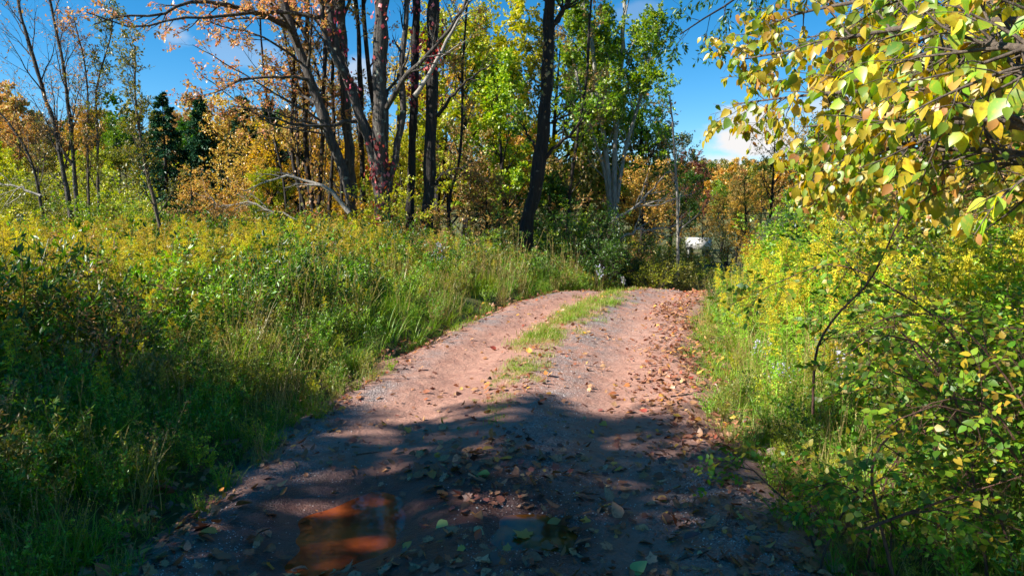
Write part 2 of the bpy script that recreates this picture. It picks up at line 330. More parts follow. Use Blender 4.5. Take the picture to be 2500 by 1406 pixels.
def roadmat():
    m, nd, lk = newmat('red_dirt'); out = nd.new('ShaderNodeOutputMaterial'); b = nd.new('ShaderNodeBsdfPrincipled')
    tcn = nd.new('ShaderNodeTexCoord'); o = tcn.outputs['Object']
    def noise(s, det=6, r=.6, w=0):
        n = nd.new('ShaderNodeTexNoise'); n.inputs['Scale'].default_value = s; n.inputs['Detail'].default_value = det; n.inputs['Roughness'].default_value = r; n.inputs['Distortion'].default_value = w
        lk.new(o, n.inputs['Vector']); return n.outputs['Fac']
    def mixc(f, a, c):
        x = nd.new('ShaderNodeMix'); x.data_type = 'RGBA'; lk.new(f, x.inputs['Factor'])
        for s, v in (('A', a), ('B', c)):
            if isinstance(v, tuple): x.inputs[s].default_value = v
            else: lk.new(v, x.inputs[s])
        return x.outputs['Result']
    def rmp(f, p0, p1, a=0, c=1):
        r = nd.new('ShaderNodeMapRange'); r.inputs[1].default_value = p0; r.inputs[2].default_value = p1; r.inputs[3].default_value = a; r.inputs[4].default_value = c; lk.new(f, r.inputs[0]); return r.outputs[0]
    big = noise(1.1, 5); fine = noise(34, 8, .7); mid = noise(6, 8, .65)
    dirt = mixc(rmp(mid, .35, .68), lin(150, 101, 82), lin(178, 131, 109))
    dirt = mixc(rmp(big, .42, .66, 0, .55), dirt, lin(132, 86, 70)); dirt = mixc(rmp(fine, .3, .75, 0, .35), dirt, lin(200, 166, 148))
    # gravel drifts: speckled stones pressed into the dirt, between and beside the wheel ruts
    vor = nd.new('ShaderNodeTexVoronoi'); vor.inputs['Scale'].default_value = 85; lk.new(o, vor.inputs['Vector'])
    bw = nd.new('ShaderNodeRGBToBW'); lk.new(vor.outputs['Color'], bw.inputs[0])
    stone = nd.new('ShaderNodeValToRGB'); e = stone.color_ramp.elements; e[0].position = .1; e[0].color = lin(92, 82, 82); e[1].position = .8; e[1].color = lin(186, 174, 168); lk.new(bw.outputs[0], stone.inputs[0])
    at = nd.new('ShaderNodeAttribute'); at.attribute_name = 'gravel'
    gm = nd.new('ShaderNodeMath'); gm.operation = 'MULTIPLY'; lk.new(at.outputs['Fac'], gm.inputs[0]); lk.new(rmp(noise(3.2, 7, .7), .42, .62), gm.inputs[1])
    col = mixc(gm.outputs[0], dirt, stone.outputs[0])
    at2 = nd.new('ShaderNodeAttribute'); at2.attribute_name = 'wet'
    wm = nd.new('ShaderNodeMath'); wm.operation = 'MULTIPLY'; lk.new(at2.outputs['Fac'], wm.inputs[0]); lk.new(rmp(mid, .25, .6, .55, 1), wm.inputs[1])
    col = mixc(wm.outputs[0], col, lin(70, 40, 33))
    lk.new(col, b.inputs['Base Color'])
    lk.new(rmp(wm.outputs[0], 0, 1, .92, .38), b.inputs['Roughness'])
    hsum = nd.new('ShaderNodeMath'); hsum.operation = 'ADD'; lk.new(rmp(fine, 0, 1, 0, .5), hsum.inputs[0])
    vh = nd.new('ShaderNodeMath'); vh.operation = 'MULTIPLY'; lk.new(gm.outputs[0], vh.inputs[0]); lk.new(rmp(vor.outputs['Distance'], 0, .7, 1, 0), vh.inputs[1]); lk.new(vh.outputs[0], hsum.inputs[1])
    bm = nd.new('ShaderNodeBump'); bm.inputs['Distance'].default_value = .02; bm.inputs['Strength'].default_value = 1.; lk.new(hsum.outputs[0], bm.inputs['Height'])
    bm2 = nd.new('ShaderNodeBump'); bm2.inputs['Distance'].default_value = .06; bm2.inputs['Strength'].default_value = .8; lk.new(mid, bm2.inputs['Height']); lk.new(bm.outputs[0], bm2.inputs['Normal'])
    lk.new(bm2.outputs[0], b.inputs['Normal']); lk.new(b.outputs[0], out.inputs[0]); return m
ys = np.concatenate([np.arange(-4, 2, .15), np.arange(2, 8, .03), np.arange(8, 25, .07)]); us = np.linspace(-HALF - .32, HALF + .32, 116)
U, Yr = np.meshgrid(us, ys); edge = (.16 * wav(Yr, U * 0 + np.sign(U), 1.7) + .08 * wav(Yr, np.sign(U), 5.)) * sm(.9, HALF, np.abs(U))
Xr = roadc(Yr) + U + edge
Zr = Hroad(roadc(Yr) + U, Yr)
Zr = H(Xr, Yr) * 0 + Zr
rme = gridmesh(Xr, Yr, Zr).mesh('dirt_track', roadmat(), True)
def gravmask(x, y):
    d = x - roadc(y)
    g = np.exp(-((d - .28) / .34) ** 2) + .8 * np.exp(-((d + 1.25) / .2) ** 2) + .9 * np.exp(-((d - 1.2) / .25) ** 2) * sm(6, 4, y)
    return np.clip(g + .25 * wav(x, y, 1.3, 3.), 0, 1)
def wetmask(x, y):
    w = 0
    for (cx, cy_, a, b, k) in PUD: w = w + np.exp(-(((x - cx) / (a * 1.5)) ** 2 + ((y - cy_) / (b * 1.5)) ** 2) ** 1.5) * 1.3
    w = w + .8 * np.exp(-(((x + .15) / .8) ** 2 + ((y - 3.6) / .8) ** 2))
    return np.clip(w * 1.15, 0, 1)
for nm, fn in (('gravel', gravmask), ('wet', wetmask)):
    a = rme.attributes.new(nm, 'FLOAT', 'POINT'); a.data.foreach_set('value', fn(Xr, Yr).astype('f4').ravel())
road = obj('dirt_track', rme, kind='structure', label='red dirt track with two wheel ruts and a grassy crown', category='road')

# puddles: still muddy water filling the hollows
def watermat(name, c0, c1):
    m, nd, lk = newmat(name); out = nd.new('ShaderNodeOutputMaterial'); b = nd.new('ShaderNodeBsdfPrincipled')
    n0 = nd.new('ShaderNodeTexNoise'); n0.inputs['Scale'].default_value = 5; n0.inputs['Detail'].default_value = 6; rp = ramp(nd, [(.38, lin(*c0)), (.62, lin(*c1))]); lk.new(n0.outputs['Fac'], rp.inputs[0]); lk.new(rp.outputs[0], b.inputs['Base Color']); b.inputs['Roughness'].default_value = .03; b.inputs['IOR'].default_value = 1.33
    n = nd.new('ShaderNodeTexNoise'); n.inputs['Scale'].default_value = 14; n.inputs['Detail'].default_value = 4; bm = nd.new('ShaderNodeBump'); bm.inputs['Distance'].default_value = .003; bm.inputs['Strength'].default_value = .35
    tcn = nd.new('ShaderNodeTexCoord'); lk.new(tcn.outputs['Object'], n.inputs['Vector']); lk.new(tcn.outputs['Object'], n0.inputs['Vector']); lk.new(n.outputs['Fac'], bm.inputs['Height']); lk.new(bm.outputs[0], b.inputs['Normal'])
    lk.new(b.outputs[0], out.inputs[0]); return m
WATER = [watermat('muddy_water', (112, 50, 24), (166, 80, 36)), watermat('brown_water', (84, 50, 24), (150, 88, 32))]
for (cx, cy_, a, b, k), wm_, lb in zip(PUD, WATER, ('wide orange muddy puddle filling the wheel rut', 'small brown puddle with a pale leaf floating on it')):
    g = Geo(); t = np.linspace(0, 2 * np.pi, 40, endpoint=False); rr_ = 1.5 + .1 * np.sin(3 * t + cx * 9) + .06 * np.sin(7 * t)
    zlev = float(Hroad(np.array(cx), np.array(cy_))) + .032
    g.add(np.concatenate([[[cx, cy_, zlev]], np.stack([cx + a * rr_ * np.cos(t), cy_ + b * rr_ * np.sin(t), np.full(40, zlev)], -1)]), np.array([[0, 1 + i, 1 + (i + 1) % 40] for i in range(40)]))
    obj('puddle', g.mesh('puddle', wm_), kind='structure', label=lb, category='puddle')

# ------------------------------------------------------------------ scattering with instances (for what nobody could count)
def scatter(name, protos, pts, rot, scl, idx, label, cat):
    col = bpy.data.collections.new(name + '_sources')
    for i, p in enumerate(protos):
        p.name = '%s_source_%02d' % (name, i); col.objects.link(p)
    me = bpy.data.meshes.new(name); n = len(pts); me.vertices.add(n); me.vertices.foreach_set('co', np.asarray(pts, 'f4').ravel())
    me.attributes.new('rot', 'FLOAT_VECTOR', 'POINT').data.foreach_set('vector', np.asarray(rot, 'f4').ravel())
    me.attributes.new('scl', 'FLOAT', 'POINT').data.foreach_set('value', np.asarray(scl, 'f4'))
    me.attributes.new('idx', 'INT', 'POINT').data.foreach_set('value', np.asarray(idx, 'i4'))
    ng = bpy.data.node_groups.new(name, 'GeometryNodeTree')
    ng.interface.new_socket('Geometry', in_out='INPUT', socket_type='NodeSocketGeometry'); ng.interface.new_socket('Geometry', in_out='OUTPUT', socket_type='NodeSocketGeometry')
    nn, ll = ng.nodes, ng.links
    gi = nn.new('NodeGroupInput'); go = nn.new('NodeGroupOutput'); ip = nn.new('GeometryNodeInstanceOnPoints'); ci = nn.new('GeometryNodeCollectionInfo')
    ci.inputs['Collection'].default_value = col; ci.inputs['Separate Children'].default_value = True; ci.inputs['Reset Children'].default_value = True
    def na(t, s):
        a = nn.new('GeometryNodeInputNamedAttribute'); a.data_type = t; a.inputs['Name'].default_value = s; return a.outputs['Attribute']
    ll.new(gi.outputs[0], ip.inputs['Points']); ll.new(ci.outputs[0], ip.inputs['Instance']); ip.inputs['Pick Instance'].default_value = True
    ll.new(na('INT', 'idx'), ip.inputs['Instance Index']); ll.new(na('FLOAT_VECTOR', 'rot'), ip.inputs['Rotation']); ll.new(na('FLOAT', 'scl'), ip.inputs['Scale'])
    ll.new(ip.outputs[0], go.inputs[0])
    o = obj(name, me, kind='stuff', label=label, category=cat)
    md = o.modifiers.new('scatter', 'NODES'); md.node_group = ng
    return o
def hidden(me): return bpy.data.objects.new('source', me)
def rots(n, tilt=.12): return np.stack([rng.normal(0, tilt, n), rng.normal(0, tilt, n), rng.uniform(0, 6.283, n)], -1)

# ------------------------------------------------------------------ plant prototypes
def goldenrod(seed, h, nl=64, nb=15, big=1.):
    rg = np.random.default_rng(seed); s, lf, pl = Geo(), Geo(), Geo()
    n = 9; t = np.linspace(0, 1, n); a = rg.uniform(0, 6.28); lean = rg.uniform(.03, .16)
    P = np.stack([np.cos(a) * lean * t ** 2 * h, np.sin(a) * lean * t ** 2 * h, t * h * (1 - .03 * t)], -1)
    tubes(s, P, .0045 * (1.15 - t * .7), 4)
    pos, tan = along(P[None], nl, .06, .9, rg); tt = pos[:, 2] / h
    az = rg.uniform(0, 6.28, nl); out = np.stack([np.cos(az), np.sin(az), np.zeros(nl)], -1)
    d = out + np.stack([np.zeros(nl), np.zeros(nl), rg.uniform(-.35, .7, nl)], -1)
    nr = np.array([0, 0, 1.]) + out * rg.uniform(-.5, .3, (nl, 1)) + rg.normal(size=(nl, 3)) * .2
    sz = big * rg.uniform(.06, .115, nl) * (1 - .45 * np.abs(tt - .45)); w = .17
    leafquads(lf, pos, d, nr, sz, w, .05)
    tips = pos + unit(d) * sz[:, None] * .9                                    # drooping second half of each leaf
    leafquads(lf, pos + unit(d) * sz[:, None] * .5, d + np.array([0, 0, -.7]), nr, sz * .8, w * .9, .05)
    bp, br = grow(P[None], (.0022 * np.ones((1, n))), nb, .72, .99, 1.0, .17 * big, 5, -.9, .1, .8, (.6, 1.2), .5, .65, rg=rg, bias=(.25 * np.cos(a), .25 * np.sin(a), .25))
    tubes(pl, bp, br, 3)
    m = 17; q, tn = along(bp, m, .15, 1, rg); q = np.concatenate([q, P[-2] + (P[-1] - P[-2]) * rg.uniform(-.5, 1.2, (24, 1))])
    q = q + rg.normal(size=q.shape) * .006; M_ = len(q)
    leafquads(pl, q, rg.normal(size=(M_, 3)) + np.array([0, 0, .6]), rg.normal(size=(M_, 3)), rg.uniform(.011, .021, M_), .6, .1)
    return s, lf, pl
def joined(parts, name, mats):
    g = Geo()
    for i, p in enumerate(parts):
        V = np.concatenate(p.v); g.add(V, *[(f, i) for f, _ in p.f])
    return g.mesh(name, mats)
GR = []     # goldenrod kinds: (stem, foliage, plume) meshes, joined mesh, height
for i in range(8):
    parts = goldenrod(100 + i, 1.0 + .07 * (i % 4), 84, 19 + i % 3, 1.0)
    old = i >= 4
    lm, pm = (M['gr_leaf_dry'] if old else M['gr_leaf']), (M['plume_old'] if old else M['plume'])
    GR.append((parts[0].mesh('stem', M['stem']), parts[1].mesh('foliage', lm), parts[2].mesh('plume', pm), joined(parts, 'goldenrod', [M['stem'], lm, pm])))

def weed(seed, h, nst, nl, size, mat, width=.5, name='weed'):
    rg = np.random.default_rng(seed); g = Geo()
    az = rg.uniform(0, 6.28, nst); t = np.linspace(0, 1, 6)
    sp = rg.uniform(.1, .5, nst); hh = h * rg.uniform(.6, 1.05, nst)
    P = np.stack([np.cos(az)[:, None] * sp[:, None] * h * t ** 1.4, np.sin(az)[:, None] * sp[:, None] * h * t ** 1.4, hh[:, None] * t], -1)
    tubes(g, P, np.broadcast_to(.004 * (1.1 - t * .7), (nst, 6)), 3)
    b, r = grow(P, np.full((nst, 6), .002), 5, .3, .95, .8, h * .22, 4, .3, .15, .7, rg=rg); tubes(g, b, r, 3)
    leaves_on(g, b, nl, size, .1, width, rg=rg, mi=1); leaves_on(g, P, nl * 2, size, .1, width, .15, rg=rg, mi=1)
    return g.mesh(name, [M['stem'], mat])
def grasstuft(seed, n, L, mat, w=.005, arch=1., spread=.10, up=1., heads=0):
    rg = np.random.default_rng(seed); g = Geo(); m = 5; t = np.linspace(0, 1, m)
    az = rg.uniform(0, 6.28, n); b0 = np.stack([rg.normal(0, spread, n), rg.normal(0, spread, n), np.zeros(n)], -1)
    ln = L * rg.uniform(.5, 1.1, n); lean = rg.uniform(.15, .6, n) * arch
    x = ln[:, None] * lean[:, None] * (t + 1.0 * t ** 2.4); z = ln[:, None] * (t * 1.15 * up - .45 * arch * t ** 2.6 * lean[:, None] * 1.6)
    C = b0[:, None] + np.stack([np.cos(az)[:, None] * x, np.sin(az)[:, None] * x, z], -1)
    sd = np.stack([-np.sin(az), np.cos(az), rg.normal(0, .3, n)], -1)[:, None] * (w * rg.uniform(.6, 1.3, (n, 1)) * (1 - t ** 2.5 * .95))[..., None]
    V = np.stack([C - sd, C + sd], 2).reshape(-1, 3)
    i = (np.arange(n)[:, None] * m + np.arange(m - 1)[None]).reshape(-1) * 2
    g.add(V, np.stack([i, i + 1, i + 3, i + 2], -1))
    if heads:
        h = rg.integers(0, n, heads); tip = C[h, -1]; P = np.stack([b0[h], b0[h] * .4 + tip * .6 + [0, 0, .08], tip + np.array([0, 0, L * .35])], 1)
        tubes(g, P, np.full((heads, 3), .0016), 3)
        q, tn = along(P, 26, .72, 1., rg); leafquads(g, q, tn + rg.normal(size=q.shape) * .35, rg.normal(size=q.shape), .02, .3, .05)
    return g.mesh('grass_tuft', mat)
GRASS = [grasstuft(1, 44, .42, M['grass']), grasstuft(2, 52, .55, M['grass'], arch=1.3), grasstuft(3, 60, .24, M['grass'], .004, spread=.13), grasstuft(4, 36, .7, M['grass'], .006, 1.2),
         grasstuft(5, 34, .55, M['grass_dry'], .003, .6, heads=12), grasstuft(6, 30, .8, M['grass_dry'], .003, .5, heads=14), grasstuft(7, 60, .12, M['grass'], .0035, .8, .1)]
WEEDS = [weed(21, .62, 9, 9, .034, M['weed']), weed(22, .8, 8, 10, .045, M['weed'], .4), weed(23, .45, 10, 9, .028, M['yellowgreen']), weed(24, .9, 9, 9, .05, M['green_deep'], .36), weed(25, .7, 9, 8, .04, M['olive'], .4), weed(26, .85, 7, 6, .035, M['tan'], .4), weed(27, .6, 8, 8, .03, M['gr_leaf_dry'], .35)]

# ------------------------------------------------------------------ meadow and banks
def inview(p, mu=80, far=60):
    p = np.asarray(p, float); c, s = math.cos(PITCH), math.sin(PITCH)
    y = p[:, 1]; z = p[:, 2] - CAMZ; dep = y * c - z * s; upv = y * s + z * c
    u = 1250 + F * p[:, 0] / np.maximum(dep, .05); v = 703 - F * upv / np.maximum(dep, .05)
    return (dep > .3) & (u > -mu) & (u < 2500 + mu) & (v < 1406 + mu * 3), dep
def sample(n, x0, x1, y0, y1): return rng.uniform(x0, x1, n), rng.uniform(y0, y1, n)

def edge_d(x, y): return np.abs(x - roadc(y)) - HALF
def plant_pts(n, x0, x1, y0, y1, test):
    x, y = sample(n, x0, x1, y0, y1); k = test(x, y) & (np.hypot(x, y) > 1.9) & (np.abs(x) < .86 * y + 3.2); x, y = x[k], y[k]
    return np.stack([x, y, H(x, y) - .03], -1)
left = lambda lo: (lambda x, y: (x < roadc(y)) & (edge_d(x, y) > lo))
right = lambda lo: (lambda x, y: (x > roadc(y)) & (edge_d(x, y) > lo))
patch = lambda x, y: .5 + .5 * wav(x, y, .55, .7)
# goldenrod
pl = plant_pts(7600, -17, 2, 2.6, 18.5, left(.75)); pl = pl[rng.random(len(pl)) < .42 + .58 * sm(.9, 3., edge_d(pl[:, 0], pl[:, 1]))]
pr = plant_pts(2600, 1.5, 13, 4.3, 17.5, right(.42)); pr = pr[(pr[:, 0] < 2.6 + .62 * pr[:, 1])]
fl = plant_pts(420, 1.0, 6.5, 14.2, 17.5, left(.35))
pts = np.concatenate([pl, pr, fl]); sideL = np.concatenate([np.ones(len(pl)), np.zeros(len(pr)), np.ones(len(fl))]).astype(bool)
ed = edge_d(pts[:, 0], pts[:, 1])
scl = np.where(sideL, .40 + .62 * sm(.4, 3.4, ed), .55 + .62 * sm(.2, 1.8, ed)) * rng.uniform(.78, 1.18, len(pts))
far_cap = np.where(sideL, 1.02 - .16 * sm(4, 11, pts[:, 1]), 1.); scl *= far_cap
scl = np.where(~sideL & (pts[:, 1] > 8), scl * .92, scl)
idx = np.where(sideL, np.where(rng.random(len(pts)) < .35 + .4 * sm(-1, -7, pts[:, 0]), rng.integers(4, 8, len(pts)), rng.integers(0, 4, len(pts))), rng.integers(0, 4, len(pts)))
iv, dep = inview(pts + [0, 0, 1.0], 0)
order = np.argsort(np.where(iv, dep / scl, 1e9)); chosen = np.zeros(len(pts), bool)
# ones that show largest: nearest ones standing in view on each side of the track
cl = [i for i in order if sideL[i]][:170]; cr = [i for i in order if not sideL[i]][:130]
chosen[cl] = True; chosen[cr] = True
rt = rots(len(pts), .10)
for i in np.flatnonzero(chosen):
    hw = 'tall' if scl[i] > 1.0 else 'short' if scl[i] < .8 else 'middling'
    lean = 'leaning' if math.hypot(rt[i, 0], rt[i, 1]) > .14 else 'upright'; col = 'faded' if idx[i] > 3 else 'yellow'; yy = pts[i, 1]
    if sideL[i]: w = ('fringing the bank above the leaf drift' if ed[i] < 1.6 else 'amid the shaded meadow weeds' if yy < 6 else 'in the sunlit meadow before the bare saplings' if pts[i, 0] < -4 else 'in the sunlit meadow before the creeper-wrapped trunk')
    else: w = ('next to the rose bushes' if yy < 6.2 else 'above the aster-dotted verge' if ed[i] < 1.2 else 'deep in the thicket beneath the yellow-leaved tree')
    lab = '%s %s %s goldenrod %s' % (hw, lean, col, w)
    e = thing('goldenrod', lab, 'wildflower', pts[i], 'goldenrod of the meadow' if sideL[i] else 'goldenrod of the thicket', 0, scl[i])
    e.rotation_euler = rt[i]
    for nm, me in zip(('stem', 'foliage', 'plume'), GR[idx[i]][:3]): obj(nm, me, e)
r_ = ~chosen
scatter('goldenrod_mass', [hidden(g[3]) for g in GR], pts[r_], rt[r_], scl[r_], idx[r_], 'mass of yellow and faded goldenrod filling meadow and verge', 'wildflowers')

# weeds and grass among them
a = plant_pts(3400, -15, 2, 2.4, 17, left(.2)); b = plant_pts(1100, 1.5, 9, 3.2, 16, right(.2)); c = plant_pts(260, .5, 6.5, 13.5, 17, left(.1))
p = np.concatenate([a, b, c]); e_ = edge_d(p[:, 0], p[:, 1]); s = (.5 + .75 * sm(.1, 2.2, e_)) * rng.uniform(.7, 1.2, len(p))
scatter('weeds', [hidden(m) for m in WEEDS], p, rots(len(p)), s, rng.choice(7, len(p), p=[.2, .2, .18, .12, .1, .08, .12]), 'leafy green weeds crowding the banks of the track', 'weeds')
a = plant_pts(3800, -12, 2, 2.0, 16, left(-.1)); a = a[rng.random(len(a)) < 1.0 - .88 * sm(.5, 2.2, edge_d(a[:, 0], a[:, 1]))]
b = plant_pts(2600, 1., 7, 2.0, 16, right(-.08)); b = b[rng.random(len(b)) < 1.1 - .8 * sm(.4, 1.6, edge_d(b[:, 0], b[:, 1]))]
c = plant_pts(300, .5, 6.5, 13.5, 17, left(-.1))
p = np.concatenate([a, b, c]); e_ = edge_d(p[:, 0], p[:, 1])
ix = np.where(e_ < .12, rng.choice([2, 6, 0], len(p)), rng.choice(7, len(p), p=[.27, .22, .2, .07, .12, .08, .04]))
s = (.42 + .42 * sm(0, .9, e_)) * rng.uniform(.6, 1.2, len(p)) * (1 - .22 * sm(7, 4, p[:, 1])) * np.where(p[:, 0] > roadc(p[:, 1]), .85, 1)
scatter('verge_grass', [hidden(m) for m in GRASS], p, rots(len(p)), s, ix, 'long green and dry grass along the track edges', 'grass')
a = plant_pts(900, -4.2, -.8, 2.2, 7, left(-.12)); a = a[edge_d(a[:, 0], a[:, 1]) < 1.7]; b = plant_pts(260, 1.2, 3., 2.2, 6, right(-.05)); p = np.concatenate([a, b]); pr_ = GRASS[:3] + [GRASS[4], WEEDS[0], WEEDS[2], WEEDS[6]]
scatter('verge_undergrowth', [hidden(m.copy()) for m in pr_], p, rots(len(p)), rng.uniform(.35, .75, len(p)) * (.6 + .4 * sm(-.1, .6, edge_d(p[:, 0], p[:, 1]))), rng.integers(0, 7, len(p)), 'low grass and weeds creeping onto the shaded track edge', 'undergrowth')
# short grass on the crown between the ruts
n = 1500; y = rng.uniform(4.6, 14.5, n); x = roadc(y) - .12 + rng.normal(0, .17, n) + .06 * np.sin(y * 1.3)
dens = sm(7.4, 8.6, y) * sm(14.5, 12, y) * np.clip(.62 + .5 * wav(x, y, 1.9, .2), .15, .95) + .9 * np.exp(-((y - 6.7) / .45) ** 2) * (np.abs(x - roadc(y) + .1) < .22) + .55 * np.exp(-((y - 5.5) / .3) ** 2) * (x < roadc(y) - .05)
k = rng.random(n) < dens; x, y = x[k], y[k]
CG = [grasstuft(81, 46, .16, M['grass'], .004, spread=.12), grasstuft(82, 46, .13, M['grass_dry'], .0035, .8, .1), grasstuft(83, 46, .14, M['grass'], .0035, .8, .1)]
scatter('crown_grass', [hidden(m) for m in CG], np.stack([x, y, Hroad(x, y) - .005], -1), rots(len(x), .2), rng.uniform(.22, .6, len(x)) * (.6 + .4 * sm(6, 9, y)), rng.integers(0, 3, len(x)), 'short grass strip growing between the wheel ruts', 'grass')

# pale asters
def aster(seed):
    rg = np.random.default_rng(seed); g = Geo(); f = Geo(); t = np.linspace(0, 1, 5); P = np.stack([.05 * t ** 2, .03 * t, .62 * t], -1); tubes(g, P, .003 * (1.1 - t * .6), 3)
    b, r = grow(P[None], np.full((1, 5), .002), 12, .45, 1, .7, .2, 4, .4, .1, rg=rg); tubes(g, b, r, 3); leaves_on(g, b, 6, .03, .1, .25, rg=rg)
    q, _ = along(b, 4, .6, 1, rg)
    for c in q:
        up = unit(rg.normal(size=3) * .5 + [-.3, -.3, 1]); s1 = unit(np.cross(up, [1, .2, 0])); s2 = np.cross(up, s1); a = np.arange(16) * np.pi / 8; rr = np.where(np.arange(16) % 2, .5, 1.) * .018
        f.add(np.concatenate([[c + up * .003], c + (np.cos(a) * rr)[:, None] * s1 + (np.sin(a) * rr)[:, None] * s2]), np.array([[0, 1 + i, 1 + (i + 1) % 16] for i in range(16)]))
    return g.mesh('stem', M['weed']), f.mesh('flower_heads', M['aster'])
AS = [aster(5), aster(6)]
spots = [(1475, 650, 14.3, 'at the bend of the track'), (1525, 676, 14.2, 'at the bend of the track'), (1085, 600, 13, 'in front of the twin dark trunks'), (1800, 765, 8.0, 'on the sunny verge under the goldenrod'), (1860, 830, 6.6, 'on the sunny verge under the goldenrod'),
         (1895, 885, 5.7, 'on the sunny verge under the goldenrod'), (1930, 890, 5.6, 'on the sunny verge under the goldenrod'), (1990, 830, 5.9, 'on the sunny verge under the goldenrod'), (760, 612, 13, 'in the meadow before the vine-covered trunk'), (2070, 860, 5.2, 'on the sunny verge under the goldenrod')]
for i, (u, v, D, w) in enumerate(spots):
    for k in range(2):
        p = px(u + rng.uniform(-16, 16), v, D + rng.uniform(-.15, .15)); h = max(p[2] - H(p[0], p[1]), .25)
        e = thing('aster', 'pale lavender aster in bloom ' + w, 'wildflower', (p[0], p[1], float(H(p[0], p[1])) - .02), 'asters ' + w, rng.uniform(0, 6), h / .62)
        st, fm = AS[(i + k) % 2]; obj('stem', st, e); obj('flower_heads', fm, e, kind='stuff')

# ------------------------------------------------------------------ trees with trunks traced from where they stand
def stem3(pts, D, n=22, top=0., ground_base=True, rg=None):
    P = [px(q[0], q[1], q[2] if len(q) > 2 else D) for q in pts]
    if ground_base:
        b = P[0].copy(); d = P[0] - P[1]; zg = float(H(b[0], b[1])); k = (b[2] - zg) / max(-d[2], .05) if d[2] < -.05 else 0
        P = [b + np.array([d[0], d[1], 0]) * min(max(k, 0), 2) * .6 + np.array([0, 0, zg - b[2] - .12])] + P
    if top:
        d = unit(P[-1] - P[-2]); a = P[-1]
        for i in range(3):
            d = unit(d + np.array([rng.normal(0, .08), rng.normal(0, .08), .12])); a = a + d * top / 3; P.append(a)
    return spline(P, n)
def tree(name, label, cat, stems, D, bark, leaf=None, br=(16, 6, 6), t=(.45, .98), L1=2.2, ang=.8, up=.35, nleaf=14, lsize=.09, droop=.3, lwidth=.6, group=None, extra=(), leaf2=None, L2=.45, L3=.4, wob=.1, twig=None):
    """stems: (points, (r0, r1), top) ; extra: named limbs (points, (r0,r1)) that carry no foliage"""
    g = Geo(); gl = Geo(); base = None
    for k, (pts, (r0, r1), top) in enumerate(stems):
        P = stem3(pts, D, 26, top, ground_base=True); n = len(P); s = np.linspace(0, 1, n)
        if base is None: base = P[0].copy(); base[2] = float(H(base[0], base[1]))
        R = r0 + (r1 - r0) * s; R[:3] *= np.array([1.45, 1.2, 1.06])
        P = P + rng.normal(0, r0 * .10, P.shape) * (s[:, None] > .05)
        fs = np.linspace(0, 1, 70); P_ = spline(P, 70); R_ = np.interp(fs, s, R) * (1 + .06 * np.convolve(rng.normal(size=70), [.5, 1, .5], 'same')); tubes(g, P_, R_, 11)
        if br[0]:
            b1, r1_ = grow(P[None], R[None], br[0], t[0], t[1], ang, L1, 8, up, wob, .45); tubes(g, b1, r1_, 5)
            b2, r2 = grow(b1, r1_, br[1], .25, 1, .7, L1 * L2, 6, up, wob * 1.2, .55); tubes(g, b2, r2, 4)
            b3, r3 = grow(b2, r2, br[2], .2, 1, .7, L1 * L2 * L3, 4, up * .6, wob * 1.3, .6); tubes(g, b3, r3, 3)
            if leaf: leaves_on(gl, b3, nleaf, lsize, droop, lwidth); leaves_on(gl, b2, max(nleaf // 3, 1), lsize, droop, lwidth, .4)
    for (pts, (r0, r1)) in extra:
        P = stem3(pts, D, 14, 0, False); s = np.linspace(0, 1, 14)
        P[1:-1] += rng.normal(0, .015, P[1:-1].shape)
        R = r0 + (r1 - r0) * s; tubes(g, P, R, 6)
        b1, r1_ = grow(P[None], R[None], 9, .3, 1, .6, .8, 6, .1, .12, .5); tubes(g, b1, r1_, 4)
        b2, r2 = grow(b1, r1_, 5, .2, 1, .6, .4, 4, .1, .12, .6); tubes(g, b2, r2, 3)
        if leaf2: leaves_on(gl, b2, 6, lsize, droop, lwidth)
    e = thing(name, label, cat, base, group)
    obj('trunk', g.mesh('trunk', bark, True, base), e)
    if gl.n: obj('crown', gl.mesh('crown', leaf or leaf2, False, base), e)
    return e
def vine_on(label, strips, D, size, mat):
    g = Geo(); c0 = None
    for (pts, r, n) in strips:
        P = stem3(pts, D, 20, 0, False); pos, tan = along(P[None], n, 0, 1); az = rng.uniform(0, 6.28, n)
        out = np.stack([np.cos(az), np.sin(az), np.zeros(n)], -1); out[:, 1] = -np.abs(out[:, 1]) * np.where(rng.random(n) < .75, 1, -1)
        ncl = max(n // 9, 3); cid = rng.integers(0, ncl, n); pos = pos[cid] + rng.normal(size=(n, 3)) * [.05, .05, .13]; out = unit(out[cid] + rng.normal(size=(n, 3)) * .45); out[:, 2] *= .3
        q = pos + out * (r + rng.uniform(0, .12, (n, 1)))
        leafquads(g, q, np.array([0, 0, -1.]) + rng.normal(size=q.shape) * .45, out + rng.normal(size=q.shape) * .35, size * rng.uniform(.6, 1.3, n), .75, .06)
        T = P + np.array([r * .9, -r * .5, 0]); tubes(g, T + rng.normal(0, .01, T.shape), np.full(20, .012), 4, 1)
        c0 = P[0] if c0 is None else c0
    obj('climbing_vine', g.mesh('climbing_vine', [mat, M['bark_twig']], False, c0), None, c0, label=label, category='vine')

